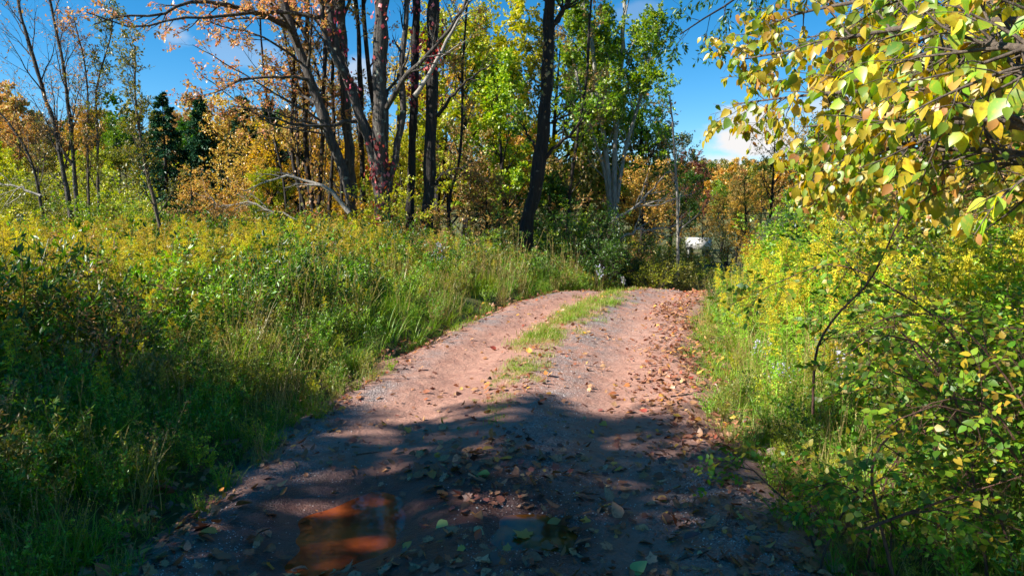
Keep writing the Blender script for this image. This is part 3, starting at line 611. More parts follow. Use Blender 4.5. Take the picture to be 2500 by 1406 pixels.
GB, DB = M['bark_grey'], M['bark_dark']
tree('vine_tree', 'grey trunk wrapped at its foot in red creeper, with a pale cut stub', 'tree',
     [([(938, 548), (932, 440), (930, 350), (930, 270), (928, 130), (932, 0)], (.165, .12), 6)], 16, GB, M['pinkish'], (12, 6, 6), (.5, .98), 2.2, lsize=.08, nleaf=9,
     extra=[([(948, 470), (958, 420), (975, 340), (984, 290), (980, 190), (990, 50), (996, -60)], (.085, .05)), ([(944, 264, 15.9), (975, 215, 15.6), (1003, 174, 15.4), (1047, 134, 15.2), (1090, 82, 15.1), (1124, 28, 15), (1150, -40, 15)], (.06, .02)),
            ([(932, 250), (985, 170, 16.2), (1000, 190, 16.4)], (.04, .012))])
tree('leaning_tree', 'leaning grey trunk that forks high, with a long bare limb arching away', 'tree',
     [([(925, 480), (905, 349), (878, 279), (858, 214), (828, 144), (806, 30), (800, -30)], (.115, .08), 5)], 16.1, GB, M['pinkish'], (12, 6, 5), (.55, .98), 2.2, nleaf=9, lsize=.08,
     extra=[([(860, 216), (820, 150, 15.8), (795, 95, 15.8), (785, 0, 15.8), (780, -80, 15.8)], (.07, .04)), ([(868, 296), (820, 303, 15.6), (763, 310, 15.3), (690, 296, 15), (634, 281, 14.8)], (.045, .018))])
tree('slanting_tree', 'slanting shaggy-barked trunk hung with thin limbs and pinkish leaves', 'tree',
     [([(858, 500), (848, 448), (803, 324), (758, 199), (709, 65), (689, -10)], (.11, .075), 5)], 16.6, GB, M['pinkish'], (16, 7, 6), (.3, .98), 2.4, up=.1, nleaf=13, lsize=.08,
     extra=[([(712, 70), (640, 38, 16), (560, 14, 15.5), (460, 6, 15), (400, 34, 14.6), (300, 40, 14.2), (230, 60, 14)], (.065, .012)), ([(790, 45, 15.9), (690, 30, 15.8), (600, 34, 15.4), (520, 42, 15), (430, 46, 14.6), (330, 70, 14.2), (210, 30, 13.8)], (.05, .01)),
            ([(760, 198), (700, 188, 16.2), (600, 192, 16), (545, 218, 15.8), (450, 248, 15.6)], (.04, .008)), ([(800, 318), (740, 296, 16.3), (640, 270, 16), (560, 262, 15.8)], (.03, .008)),
            ([(745, 160), (640, 90, 16), (520, 60, 15.6), (440, 20, 15.3)], (.03, .006)), ([(795, 300), (690, 240, 16.2), (560, 160, 15.9), (470, 110, 15.6)], (.028, .006)), ([(800, 330), (660, 300, 16.2), (540, 220, 15.9), (480, 170, 15.7)], (.025, .006))], leaf2=True)
tree('lichen_tree', 'stout lichen-spotted trunk standing behind the leaning pair', 'tree', [([(862, 500), (856, 420), (844, 249), (838, 180), (830, 0)], (.13, .1), 5)], 18, GB, M['pinkish'], (10, 6, 5), (.5, .98), 2., nleaf=9)
for (pts, r, lb) in [([(885, 430), (880, 300), (878, 125), (868, 0)], .075, 'thin straight dark trunk behind the leaning trunk'), ([(920, 330), (912, 264), (893, 100), (886, -20)], .07, 'thin curved dark trunk beside the creeper-wrapped tree'),
                     ([(762, 500), (752, 420), (745, 300), (748, 150), (752, 0)], .07, 'dark trunk hung with brown withered creeper'), ([(742, 500), (720, 420), (712, 330), (716, 210)], .05, 'slim dark trunk at the edge of the brown creeper tangle'),
                     ([(780, 500), (785, 380), (790, 220), (795, 60)], .06, 'dark upright trunk among the brown creeper tangle'), ([(806, 480), (815, 330), (812, 180), (820, 0)], .05, 'slim pole-like trunk between the slanting and lichen-spotted trees'), ([(700, 520), (690, 430), (668, 330), (650, 230)], .03, 'thin dark stem leaning away from the brown creeper tangle'), ([(735, 520), (730, 400), (722, 250), (700, 120)], .035, 'thin crooked stem rising through the brown creeper tangle'), ([(835, 500), (830, 400), (800, 280), (770, 160)], .04, 'thin slanting stem crossing behind the shaggy trunk'), ([(1095, 540), (1100, 470), (1120, 400), (1128, 300)], .04, 'thin dark stem standing past the thick dark trunk'), ([(1385, 560), (1390, 480), (1400, 400), (1410, 330)], .045, 'thin dark stem behind the shaded leaning tree')]:
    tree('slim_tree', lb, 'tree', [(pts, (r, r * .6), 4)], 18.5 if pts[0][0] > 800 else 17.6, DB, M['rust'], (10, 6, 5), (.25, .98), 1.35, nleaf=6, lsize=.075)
tree('straight_tree', 'slender straight dark trunk with red creeper high up', 'tree', [([(1000, 520), (1003, 470), (1010, 249), (1016, 0)], (.09, .075), 6)], 16.5, DB, M['golden'], (12, 6, 6), (.5, .98), 2., nleaf=9)
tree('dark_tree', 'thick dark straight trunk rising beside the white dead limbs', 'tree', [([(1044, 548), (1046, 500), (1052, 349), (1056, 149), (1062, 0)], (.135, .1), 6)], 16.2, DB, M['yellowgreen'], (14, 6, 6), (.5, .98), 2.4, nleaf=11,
     extra=[([(1068, 285), (1100, 240, 16), (1150, 190, 15.8), (1200, 155, 15.6)], (.04, .012)), ([(1062, 452), (1085, 420, 16), (1130, 410, 15.9)], (.03, .01))])
DEADLIMB = [(1012, 236), (1040, 195), (1067, 149), (1090, 105), (1117, 55), (1150, 0), (1185, -60)]
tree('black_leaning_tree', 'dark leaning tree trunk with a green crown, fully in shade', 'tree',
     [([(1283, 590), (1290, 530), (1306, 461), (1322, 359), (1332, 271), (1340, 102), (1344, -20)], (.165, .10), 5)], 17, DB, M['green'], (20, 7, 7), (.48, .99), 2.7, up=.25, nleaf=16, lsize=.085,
     extra=[([(1318, 402), (1350, 365, 16.9), (1390, 330, 16.7), (1430, 285, 16.5), (1470, 250, 16.4)], (.05, .012)), ([(1342, 80), (1365, 40), (1384, 8), (1400, -60)], (.07, .04)), ([(1328, 310), (1370, 288, 16.8), (1420, 268, 16.7)], (.03, .01)), ([(1312, 372), (1290, 330, 17.2), (1262, 290, 17.3)], (.035, .01))], leaf2=True)
tree('pale_stemmed_tree', 'many-stemmed pale tree with a tall airy green crown', 'tree',
     [([(1494, 600), (1490, 520), (1484, 430), (1478, 360), (1462, 250), (1450, 140)], (.11, .05), 2.5), ([(1500, 600), (1500, 480), (1500, 370), (1508, 250), (1520, 130)], (.11, .05), 2.5), ([(1506, 600), (1506, 500), (1520, 400), (1545, 300), (1580, 190)], (.08, .035), 1.5),
      ([(1490, 600), (1488, 500), (1470, 400), (1445, 320), (1420, 240)], (.07, .035), 2)], 24, M['bark_pale'], M['green'], (13, 6, 6), (.42, .99), 2.0, ang=.6, up=.5, nleaf=13, lsize=.11)
tree('white_sapling', 'thin bleached sapling standing bare at the bend of the track', 'tree', [([(1655, 620), (1655, 560), (1653, 470), (1648, 390), (1644, 330)], (.045, .02), 1)], 19, M['dead_wood'], M['tan'], (10, 4, 3), (.3, .98), 1.3, nleaf=1)
# bare saplings over the far end of the meadow
for (pts, r, lb, lf) in [([(166, 480), (150, 390), (132, 300), (112, 240), (84, 150), (52, 40), (40, -20)], .055, 'bare crooked sapling leaning out over the meadow', None), ([(184, 450), (178, 380), (172, 300), (158, 190), (146, 120), (126, 30), (118, -30)], .05, 'bare straight sapling with fine grey twigs', None),
                         ([(216, 470), (214, 330), (213, 220), (206, 150)], .03, 'twin-twigged sapling with a few tan leaves', 'tan'), ([(240, 470), (238, 330), (236, 220), (262, 120)], .032, 'slender sapling with a loose crown of olive leaves', 'olive'),
                         ([(396, 583), (385, 530), (372, 470), (359, 423), (345, 350), (337, 300), (330, 230)], .036, 'thin tilted sapling rising straight out of the goldenrod', 'olive'), ([(95, 470), (70, 380), (20, 300), (-40, 240)], .035, 'dead tilted sapling with drooping bare twigs', None)]:
    tree('sapling', lb, 'tree', [(pts, (r, r * .35), .8)], 14.5 if pts[0][0] != 396 else 12.5, M['bark_twig'] if lf else GB, M[lf] if lf else M['tan'], (16, 7, 5), (.3, .98), 1.5 if not lf else .85, ang=.55, up=.5, nleaf=(2 if lf else 1) + (lf == 'olive') * 2, lsize=.065, lwidth=.4)

vine_on('red and pink creeper climbing the foot of the grey trunk', [([(938, 550), (934, 480), (930, 400), (930, 340)], .17, 260), ([(930, 150), (930, 70), (932, 0)], .14, 60)], 16, .10, M['vine'])
vine_on('red creeper hanging high on the leaning trunk', [([(866, 230), (840, 170), (812, 60), (806, 0)], .11, 90)], 16.1, .10, M['vine'])
vine_on('dark red creeper high on the slender straight trunk', [([(1010, 200), (1014, 90), (1016, 0)], .09, 130), ([(1010, 340), (1010, 200)], .09, 40)], 16.5, .09, M['vine'])
vine_on('red creeper high on the thick dark trunk', [([(1056, 170), (1060, 0)], .12, 120)], 16.2, .09, M['vine'])
vine_on('withered brown creeper cloaking the dark upright trunks', [([(762, 500), (752, 420), (745, 300), (748, 150), (752, 20)], .12, 300), ([(780, 500), (785, 380), (790, 250)], .12, 160), ([(720, 420), (712, 330), (716, 210)], .1, 90)], 17.5, .09, M['rust'])
vine_on('dark creeper clinging to the shaded leaning trunk', [([(1326, 300), (1334, 200), (1340, 60)], .14, 130)], 17, .09, M['rust'])
# round pale cut end of a sawn limb, a part of the creeper-wrapped tree
vt = bpy.data.objects['vine_tree']; c = px(943, 548, 15.78) - np.array(vt.location); g = Geo(); t = np.linspace(0, 6.283, 15)[:-1]
tubes(g, np.array([c + [0, .25, .02], c + [0, .12, 0], c]), np.array([.07, .062, .06]), 14)
st = obj('cut_stub', g.mesh('cut_stub', GB, True), vt); g = Geo(); g.add(np.concatenate([[c + [0, -.006, 0]], c + np.stack([.06 * np.cos(t), np.full(14, -.004), .06 * np.sin(t)], -1)]), np.array([[0, 1 + i, 1 + (i + 1) % 14] for i in range(14)]))
obj('cut_face', g.mesh('cut_face', barkmat('sawn_wood', (196, 190, 180), (226, 220, 210), None, 2)), st, label='pale round sawn face')

# dead limbs lying against the thickets
def deadlimb(label, pts, D, r, n=8):
    g = Geo(); P = stem3(pts, D, 14, 0, False); s = np.linspace(0, 1, 14); R = r * (1 - .8 * s); P[1:] += rng.normal(0, .02, P[1:].shape); tubes(g, P, R, 6)
    b, r1 = grow(P[None], R[None], n, .25, 1, .55, .9, 6, .0, .12, .55); tubes(g, b, r1, 4); b2, r2 = grow(b, r1, 4, .3, 1, .5, .35, 4, 0, .12, .6); tubes(g, b2, r2, 3)
    obj('dead_branch', g.mesh('dead_branch', M['dead_wood'], True, P[0]), None, P[0], label=label, category='branch')
deadlimb('bleached forked limb stretching across the twin dark trunks', DEADLIMB, 15.9, .055, 9)
deadlimb('broken pale limb arching down from the slanting trunk into the goldenrod', [(853, 520), (810, 470), (760, 445), (690, 433), (640, 450), (590, 470)], 15.2, .05)
deadlimb('bleached dead limb jutting up beside the pale-stemmed tree', [(1494, 545), (1540, 510), (1580, 480), (1610, 440), (1640, 420)], 18.5, .045)
deadlimb('forked white dead limb under the pale-stemmed tree', [(1500, 600), (1530, 575), (1560, 562), (1610, 558), (1650, 545)], 17.8, .045)
deadlimb('grey dead limb reaching over the dark hollow by the track', [(1494, 535), (1520, 528), (1570, 500), (1600, 500), (1700, 470)], 19, .035)
deadlimb('tangle of grey dead branches before the spruces', [(770, 560), (700, 525), (620, 500), (540, 500), (500, 470)], 16.8, .035, 12)
deadlimb('small grey dead branch among the tan shrubs', [(100, 480), (60, 460), (20, 455), (-20, 430)], 14, .03)

# ------------------------------------------------------------------ tree and shrub kinds for the woods behind
def maple(seed, h=8., n1=24, leaf_n=15, ls=.12, mat='green'):
    rg = np.random.default_rng(seed); g, gl = Geo(), Geo(); n = 14; t = np.linspace(0, 1, n)
    P = np.stack([.25 * np.sin(t * 2.3 + seed), .25 * np.cos(t * 1.9 + seed) - .25, t * h * .93], -1); P[:, :2] -= P[0, :2]
    R = .12 * (1.05 - t) + .012; R[0] *= 1.3; tubes(g, P, R, 7)
    b1, r1 = grow(P[None], R[None], n1, .22, .99, .85, h * .36, 7, .35, .1, .5, rg=rg, shrink=.62); tubes(g, b1, r1, 4)
    b2, r2 = grow(b1, r1, 6, .25, 1, .75, h * .15, 5, .15, .13, .55, rg=rg); tubes(g, b2, r2, 3)
    b3, r3 = grow(b2, r2, 5, .2, 1, .75, h * .065, 4, .0, .15, .6, rg=rg); tubes(g, b3, r3, 3)
    leaves_on(gl, b3, leaf_n, ls, .3, .7, rg=rg); leaves_on(gl, b2, 4, ls, .3, .7, .4, rg=rg)
    return g.mesh('trunk', DB, True), gl.mesh('crown', M[mat])
def spruce(seed, h=7.):
    rg = np.random.default_rng(seed); g, gl = Geo(), Geo(); n = 12; t = np.linspace(0, 1, n); P = np.stack([t * 0, t * 0, t * h], -1); R = .11 * (1.02 - t) + .006; tubes(g, P, R, 6)
    b1, r1 = grow(P[None], R[None], 190, .04, .985, 1.45, 1.75, 6, -.35, .05, .3, (.75, 1.15), .2, .93, rg=rg); tubes(g, b1, r1, 3)
    b2, r2 = grow(b1, r1, 9, .15, 1, .7, np.repeat(np.linalg.norm(b1[:, -1] - b1[:, 0], axis=1) * .32, 9), 4, -.5, .08, .6, rg=rg, shrink=.6); tubes(g, b2, r2, 3)
    q, tn = along(b2, 9, .0, 1, rg); leafquads(gl, q, tn + rg.normal(size=q.shape) * .35 + [0, 0, -.25], rg.normal(size=q.shape) * .5 + [0, 0, 1],   .15, .34, .05)
    q, tn = along(b1, 20, .1, 1, rg); leafquads(gl, q, tn + rg.normal(size=q.shape) * .4 + [0, 0, -.2], rg.normal(size=q.shape) * .5 + [0, 0, 1], .15, .34, .05)
    return g.mesh('trunk', DB, True), gl.mesh('crown', M['spruce'])
def shrub(seed, h=2.6, ns=13, leaf_n=9, ls=.07, mat='green', lw=.5):
    rg = np.random.default_rng(seed); g, gl = Geo(), Geo(); n = 8; t = np.linspace(0, 1, n); az = rg.uniform(0, 6.28, ns); sp = rg.uniform(.05, .62, ns) * h; hh = h * rg.uniform(.55, 1., ns)
    P = np.stack([np.cos(az)[:, None] * sp[:, None] * t ** 1.5, np.sin(az)[:, None] * sp[:, None] * t ** 1.5, hh[:, None] * (t * 1.05 - .08 * t ** 3)], -1) + rg.normal(0, .02, (ns, n, 3)) * t[:, None]
    R = np.broadcast_to(.018 * (1.08 - t), (ns, n)); tubes(g, P, R, 4)
    b1, r1 = grow(P, R, 8, .2, 1, .8, h * .3, 5, .25, .13, .55, rg=rg); tubes(g, b1, r1, 3)
    b2, r2 = grow(b1, r1, 5, .2, 1, .75, h * .13, 4, .1, .15, .6, rg=rg); tubes(g, b2, r2, 3)
    leaves_on(gl, b2, leaf_n, ls, .2, lw, rg=rg)
    return g.mesh('stems', M['bark_twig'], True), gl.mesh('crown', M[mat])
MAP = [maple(40), maple(41), maple(42, ls=.11, leaf_n=11), maple(43, ls=.10, leaf_n=5)]; SPA = [maple(45, n1=26, leaf_n=2, ls=.10), maple(46, n1=26, leaf_n=4, ls=.10)]
SPR = [spruce(50), spruce(51)]; SHR = [shrub(60), shrub(61, ns=15), shrub(62, leaf_n=5)]
def setmat(o, m):
    o.material_slots[0].link = 'OBJECT'; o.material_slots[0].material = m
def plantcopy(name, label, cat, kind, hproto, x, y, h, mat, group, names=('trunk', 'crown'), wide=1.):
    e = thing(name, label, cat, (x, y, float(H(x, y)) - .08), group, rng.uniform(0, 6.28), h / hproto); e.scale = (h / hproto * wide, h / hproto * wide, h / hproto)
    for nm, me in zip(names, kind):
        o = obj(nm, me, e)
        if nm == 'crown' and mat: setmat(o, M[mat])
    return e
def at(u, vtop, D):
    p = px(u, vtop, D); return p[0], D, p[2] - float(H(p[0], D)) + .08
# spruces in a dark row
for i, (u, v, D, lb) in enumerate([(395, 222, 22, 'tall dark spruce standing alone at the end of the row'), (490, 232, 23.5, 'dark spruce rising behind the orange maple'), (592, 230, 23, 'dark spruce between the orange maple and the slanting trunk'), (655, 240, 25, 'spruce half hidden behind the pinkish-leaved limbs'), (705, 262, 26, 'low spruce deep behind the brown creeper tangle'), (345, 330, 24, 'short spruce beside the tall lone spruce'), (445, 360, 22.5, 'young spruce filling the gap in the spruce row')]):
    x, y, h = at(u, v, D); plantcopy('spruce', lb, 'tree', SPR[i % 2], 7., x, y, h, None, 'spruces beyond the meadow', wide=1.1)
# broadleaf trees
BG = [  # u, vtop, D, kind, colour, wording
 (30, 372, 24, 0, 'yellowgreen', 'behind the dead tilted sapling'), (110, 375, 26, 1, 'olive', 'behind the bare crooked sapling'), (215, 372, 25, 2, 'yellowgreen', 'behind the twin saplings'), (300, 372, 27, 0, 'olive', 'next to the short spruce'), (-60, 360, 26, 1, 'green', 'past the edge of the meadow'),
 (40, 292, 62, 1, 'orange', 'on the far rise'), (120, 300, 64, 0, 'rust', 'on the far rise'), (205, 268, 60, 2, 'golden', 'on the far rise'), (285, 300, 66, 1, 'green', 'on the far rise'), (-30, 300, 60, 2, 'golden', 'on the far rise'),
 (535, 262, 20, 3, 'orange', 'in front of the spruces'), (470, 420, 19.5, 3, 'orange', 'low before the lone spruce'), (610, 370, 19, 3, 'orange', 'spreading before the spruce row'), (690, 310, 20, 3, 'golden', 'behind the slanting trunk'), (650, 420, 19, 0, 'yellowgreen', 'behind the broken pale limb'),
 (1130, 60, 23, 0, 'yellowgreen', 'behind the thick dark trunk'), (1185, 40, 26, 1, 'yellowgreen', 'beyond the twin dark trunks'), (1245, 150, 22, 0, 'green', 'between the twin dark trunks and the shaded leaning tree'), (1215, 210, 30, 2, 'rust', 'deep in the wood'), (1130, 330, 21, 3, 'rust', 'with a copper crown low in the wood'), (1090, 200, 28, 0, 'golden', 'filling the gap between the dark trunks'),
 (1270, 330, 24, 2, 'orange', 'behind the shaded leaning tree'), (1350, 60, 27, 1, 'olive', 'crowning over the shaded leaning tree'), (1420, 90, 29, 0, 'green', 'behind the pale-stemmed tree'), (1560, 190, 27, 2, 'green', 'at the shoulder of the pale-stemmed tree'), (1600, 300, 28, 1, 'rust', 'thin-crowned beside the pale-stemmed tree'), (1640, 330, 31, 2, 'olive', 'at the open end of the wood'),
 (1560, 400, 22, 3, 'orange', 'low behind the dead white limbs'), (1585, 430, 25, 0, 'orange', 'behind the white sapling'), (1690, 385, 42, 1, 'red', 'with a crimson crown at the open end of the wood'), (1665, 420, 39, 0, 'green_deep', 'under the crimson tree'), (1765, 480, 40, 2, 'orange', 'spreading low past the bend of the track'), (1720, 500, 41, 0, 'rust', 'behind the white trailer'), (1800, 490, 33, 1, 'orange', 'past the bend of the track'),
 (1400, 400, 24, 2, 'olive', 'in the dark of the wood'), (1340, 440, 22, 1, 'green_deep', 'in the dark behind the leaning trunk'), (1180, 430, 19.5, 2, 'rust', 'in the dark behind the twin trunks'), (820, 380, 24, 0, 'golden', 'behind the lichen-spotted trunk'), (900, 300, 27, 1, 'golden', 'behind the creeper-wrapped trunk'), (990, 330, 23, 2, 'yellowgreen', 'between the grey and the dark trunks'),
 (1460, 420, 30, 0, 'rust', 'deep beyond the pale stems'), (770, 150, 25, 3, 'orange', 'behind the brown creeper tangle'), (965, 120, 27, 3, 'golden', 'high behind the creeper-wrapped trunk'), (1060, 40, 25, 3, 'golden', 'high behind the thick dark trunk'), (845, 250, 22, 3, 'golden', 'between the leaning trunks'), (1760, 450, 60, 1, 'green', 'across the far field'), (1700, 440, 70, 0, 'red', 'across the far field'), (1800, 445, 80, 2, 'rust', 'across the far field'), (1860, 430, 75, 1, 'orange', 'across the far field'), (1650, 445, 75, 2, 'orange', 'across the far field'),
]
WORD = dict(green='green', yellowgreen='yellow-green', olive='olive', orange='orange', rust='rust-coloured', red='red', golden='golden', green_deep='dark green', tan='tan', pinkish='pinkish')
for (u, v, D, k, c, w) in BG:
    x, y, h = at(u, v, D); plantcopy('broadleaf_tree', WORD[c] + ' leafy tree ' + w, 'tree', MAP[k], 8., x, y, h, c, 'broadleaf trees of the wood', wide=1. if h > 4 else 1.25)
for (u, v, D, k, c, w) in [(1880, 305, 26, 0, 'golden', 'twiggy golden-brown tree standing beyond the goldenrod bank'), (1965, 300, 24, 1, 'rust', 'twiggy brown half-bare tree behind the thicket'), (2060, 250, 17, 0, 'green_deep', 'half-bare tree with dark green leaves behind the thicket'), (1830, 420, 30, 1, 'golden', 'small twiggy golden tree past the bend')]:
    x, y, h = at(u, v, D); plantcopy('twiggy_tree', w, 'tree', SPA[k] if D > 18 else MAP[2], 8., x, y, h, c, None)
# right-hand wood edge: tall mixed trees behind the thicket
for (u, v, D, k, c, w) in [(2230, -150, 11, 'S0', 'tan', 'grey half-bare tree showing through the yellow leaves'), (2420, -200, 10, 'S1', 'olive', 'half-bare tree rising beside the grey one'), (2560, -150, 9, 'M2', 'golden', 'golden-leaved tree at the end of the thicket'), (2120, 60, 14, 'M0', 'olive', 'olive tree set back behind the thicket'), (2330, 100, 15, 'M1', 'rust', 'rust-leaved tree deep behind the thicket'), (2480, 50, 17, 'M2', 'olive', 'olive-leaved tree deep behind the thicket'), (2010, 330, 15, 'M1', 'green', 'bright green tree above the goldenrod bank'), (2080, 420, 12, 'M0', 'yellowgreen', 'low yellow-green tree above the goldenrod bank')]:
    x, y, h = at(u, v, D); plantcopy('edge_tree', w, 'tree', (SPA if k[0] == 'S' else MAP)[int(k[1])], 8., x, y, h, c, None)
x, y, h = at(1925, 440, 13.5); plantcopy('dark_shrub', 'small dark-leaved shrub above the goldenrod bank', 'shrub', SHR[0], 2.6, x, y, h, 'spruce', None, ('stems', 'crown'), .45)
# shrubs
SH = [(60, 500, 13.5, 'yellowgreen'), (230, 478, 13, 'green'), (300, 470, 14, 'green'), (130, 450, 16, 'olive'), (20, 430, 17, 'olive'), (390, 470, 15.5, 'green_deep'), (330, 430, 18, 'yellowgreen'), (520, 480, 15.5, 'tan'), (470, 520, 14.5, 'green'), (600, 520, 15.5, 'yellowgreen'), (560, 450, 18, 'orange'), (680, 505, 16, 'yellowgreen'), (640, 480, 18, 'green_deep'),
      (720, 520, 15.5, 'green'), (800, 515, 15.5, 'pinkish'), (880, 440, 15.6, 'yellowgreen'), (850, 480, 17, 'golden'), (985, 490, 16.4, 'orange'), (1090, 560, 14.5, 'green'), (1040, 520, 16.8, 'yellowgreen'), (960, 420, 19, 'yellowgreen'), (1140, 500, 18, 'rust'), (1230, 500, 19, 'green_deep'), (1180, 540, 17, 'olive'), (1330, 520, 18.5, 'green_deep'), (1400, 500, 17.5, 'green'), (1440, 490, 17, 'green_deep'),
      (1470, 520, 16.5, 'green_deep'), (1540, 575, 18, 'green_deep'), (1590, 560, 20, 'yellowgreen'), (1600, 570, 19.5, 'olive'), (1625, 590, 22, 'olive'), (1380, 540, 20, 'green'), (1690, 600, 27, 'golden'), (1735, 604, 29, 'tan'), (1660, 590, 30, 'olive'), (1715, 625, 22, 'yellowgreen'), (1685, 640, 19.5, 'olive'), (1780, 520, 27, 'orange'), (1850, 540, 24, 'golden'), (760, 470, 20, 'rust'), (930, 500, 17.5, 'rust'), (1290, 470, 22, 'rust'),
      (1650, 640, 17.5, 'olive'), (1600, 630, 16.6, 'yellowgreen'), (1500, 560, 20, 'rust'), (80, 400, 20, 'yellowgreen'), (180, 400, 21, 'olive'), (260, 390, 22, 'yellowgreen'), (430, 500, 17, 'rust')]
SR = [(2000, 480, 9.5, 'green'), (2100, 450, 8.6, 'green'), (2200, 430, 8.2, 'green'), (2300, 400, 7.2, 'olive'), (2420, 400, 6.6, 'olive'), (2500, 440, 5.8, 'olive'), (2380, 500, 5.6, 'green'), (2250, 520, 6.4, 'green_deep'), (2560, 560, 4.8, 'green'), (2460, 600, 4.6, 'olive'), (1960, 520, 11, 'green'), (2340, 330, 9, 'tan'), (2150, 390, 11, 'olive'), (2500, 300, 8, 'tan')]
MARKS = [(10, 'by the dead tilted sapling'), (70, 'at the small grey dead branch'), (180, 'under the two bare saplings'), (260, 'under the twin leafy saplings'), (396, 'by the sapling that rises out of the goldenrod'), (480, 'below the tall lone spruce'), (570, 'before the spruce row'), (650, 'below the broken pale limb'), (750, 'at the brown creeper tangle'), (850, 'at the slanting shaggy trunk'), (935, 'at the creeper-wrapped trunk'), (1010, 'at the slender straight trunk'), (1060, 'at the thick dark trunk'), (1170, 'past the thick dark trunk'), (1290, 'at the shaded leaning trunk'), (1390, 'between the leaning and the pale-stemmed tree'), (1455, 'crowding the pale-stemmed tree'), (1510, 'under the dead white limbs'), (1590, 'between the pale-stemmed tree and the white sapling'), (1650, 'by the white sapling'), (1710, 'around the white trailer'), (1810, 'past the bend of the track')]
MARKR = [(1980, 'behind the goldenrod bank'), (2110, 'between the goldenrod bank and the grey ash trunk'), (2215, 'at the grey ash trunk'), (2320, 'just past the grey ash trunk'), (2420, 'behind the rose bushes'), (2520, 'beside the overhanging tree')]
PLACE = ['in the bushes past the meadow', 'at the foot of the tall trunks', 'in the thicket below the yellow leaves']
for i, (u, v, D, c) in enumerate(SH + SR):
    x, y, h = at(u, v, D); w = PLACE[2] if i >= len(SH) else PLACE[0] if u < 700 else PLACE[1]
    size = 'tall ' if h > 2.2 else 'low ' if h < 1.4 else ''
    w2 = min(MARKS if i < len(SH) else MARKR, key=lambda q: abs(q[0] - u))[1]
    plantcopy('shrub', size + WORD[c] + ' leafy shrub ' + w2, 'shrub', SHR[i % 3], 2.6, x, y, h, c, 'shrubs ' + w, ('stems', 'crown'), 1.15 if h > 1.5 else 1.5)
# far wooded ridge
g_, c_ = maple(70, 8, 14, 4, .34); far_protos = []
for c in ('rust', 'orange', 'green_deep', 'olive', 'golden'):
    me = c_.copy(); me.materials.clear(); me.materials.append(M[c]); far_protos.append(hidden(me))
n = 2600; r = rng.uniform(85, 420, n); th = rng.uniform(rad(-46), rad(46), n); x = r * np.sin(th); y = r * np.cos(th)
k = (r > 120) | (x < -22); x, y = x[k], y[k]
scatter('wooded_ridge', far_protos, np.stack([x, y, H(x, y) - .8], -1), rots(len(x), .03), rng.uniform(.7, 1.25, len(x)), rng.integers(0, 5, len(x)), 'distant autumn woods covering the low ridge', 'woods')

# white trailer beyond the bend
def box(g, lo, hi, mi=0):
    l, h = np.array(lo, float), np.array(hi, float); v = np.array([[(l, h)[(i >> a) & 1][a] for a in range(3)] for i in range(8)])
    g.add(v, (np.array([[0, 2, 3, 1], [4, 5, 7, 6], [0, 1, 5, 4], [2, 6, 7, 3], [0, 4, 6, 2], [1, 3, 7, 5]]), mi))
def paint(name, c, r=.5):
    m, nd, lk = newmat(name); o = nd.new('ShaderNodeOutputMaterial'); b = nd.new('ShaderNodeBsdfPrincipled'); n = nd.new('ShaderNodeTexNoise'); n.inputs['Scale'].default_value = 3; n.inputs['Detail'].default_value = 6
    a = np.array(lin(*c)); rp = ramp(nd, [(.3, tuple(a[:3] * .82) + (1,)), (.7, tuple(a))]); lk.new(n.outputs['Fac'], rp.inputs[0]); lk.new(rp.outputs[0], b.inputs['Base Color']); b.inputs['Roughness'].default_value = r; lk.new(b.outputs[0], o.inputs[0]); return m
p = px(1711, 601, 36); zg = float(H(p[0], 36)); tr = thing('trailer', 'small white box trailer parked past the bend of the track', 'trailer', (p[0], 36, zg), None, rad(14))
wh, bk = paint('white_paint', (200, 196, 190)), paint('tyre_black', (30, 30, 32), .8); zb = p[2] - zg
g = Geo(); box(g, (-.36, -.4, zb - .15), (.36, .9, zb + .36)); b_ = obj('box', g.mesh('box', wh), tr)
g = Geo(); box(g, (-.39, -.43, zb + .36), (.39, .93, zb + .39)); obj('roof', g.mesh('roof', wh), b_)
g = Geo(); box(g, (-.06, -1.2, zb - .45), (.06, -.4, zb - .37)); obj('tow_bar', g.mesh('tow_bar', bk), tr)
for sx in (-.53, .37):
    g = Geo(); t = np.linspace(0, 6.283, 17)[:-1]; rr = .26; cz = rr
    ring = lambda x, q: np.stack([np.full(16, x), .3 + q * np.cos(t), cz + q * np.sin(t)], -1)
    g.add(np.concatenate([ring(sx, rr), ring(sx + .16, rr), ring(sx, rr * .5), ring(sx + .16, rr * .5)]), np.array([[i, (i + 1) % 16, 16 + (i + 1) % 16, 16 + i] for i in range(16)] + [[i, (i + 1) % 16, 32 + (i + 1) % 16, 32 + i] for i in range(16)] + [[16 + i, 16 + (i + 1) % 16, 48 + (i + 1) % 16, 48 + i] for i in range(16)]))
    w_ = obj('wheel', g.mesh('wheel', bk), tr); g = Geo(); g.add(ring(sx + .02, rr * .52), np.arange(16)[None]); g.add(ring(sx + .14, rr * .52), np.arange(16)[None]); obj('hub', g.mesh('hub', wh), w_)

RZ2 = 2.4
# ------------------------------------------------------------------ shade trees standing outside the frame, towards the sun
for (x, y, h, k, rz, lb) in [(-9.6, 1.85, 8.9, 0, 1.0, 'tall maple beside the track whose shadow falls over the puddles'), (-10.6, 2.6, 7.2, 1, 2.0, 'lower maple next to the tall maple shading the verge'), (-11.6, -.6, 10.3, 1, RZ2, 'broad maple standing back from the tall maple'), (-5.6, 1.0, 5.6, 0, .5, 'young maple at the edge of the track, standing below the taller maples')]:
    plantcopy('maple', lb, 'tree', MAP[k], 8., x, y, h, 'yellowgreen', None).rotation_euler = (0, 0, rz)

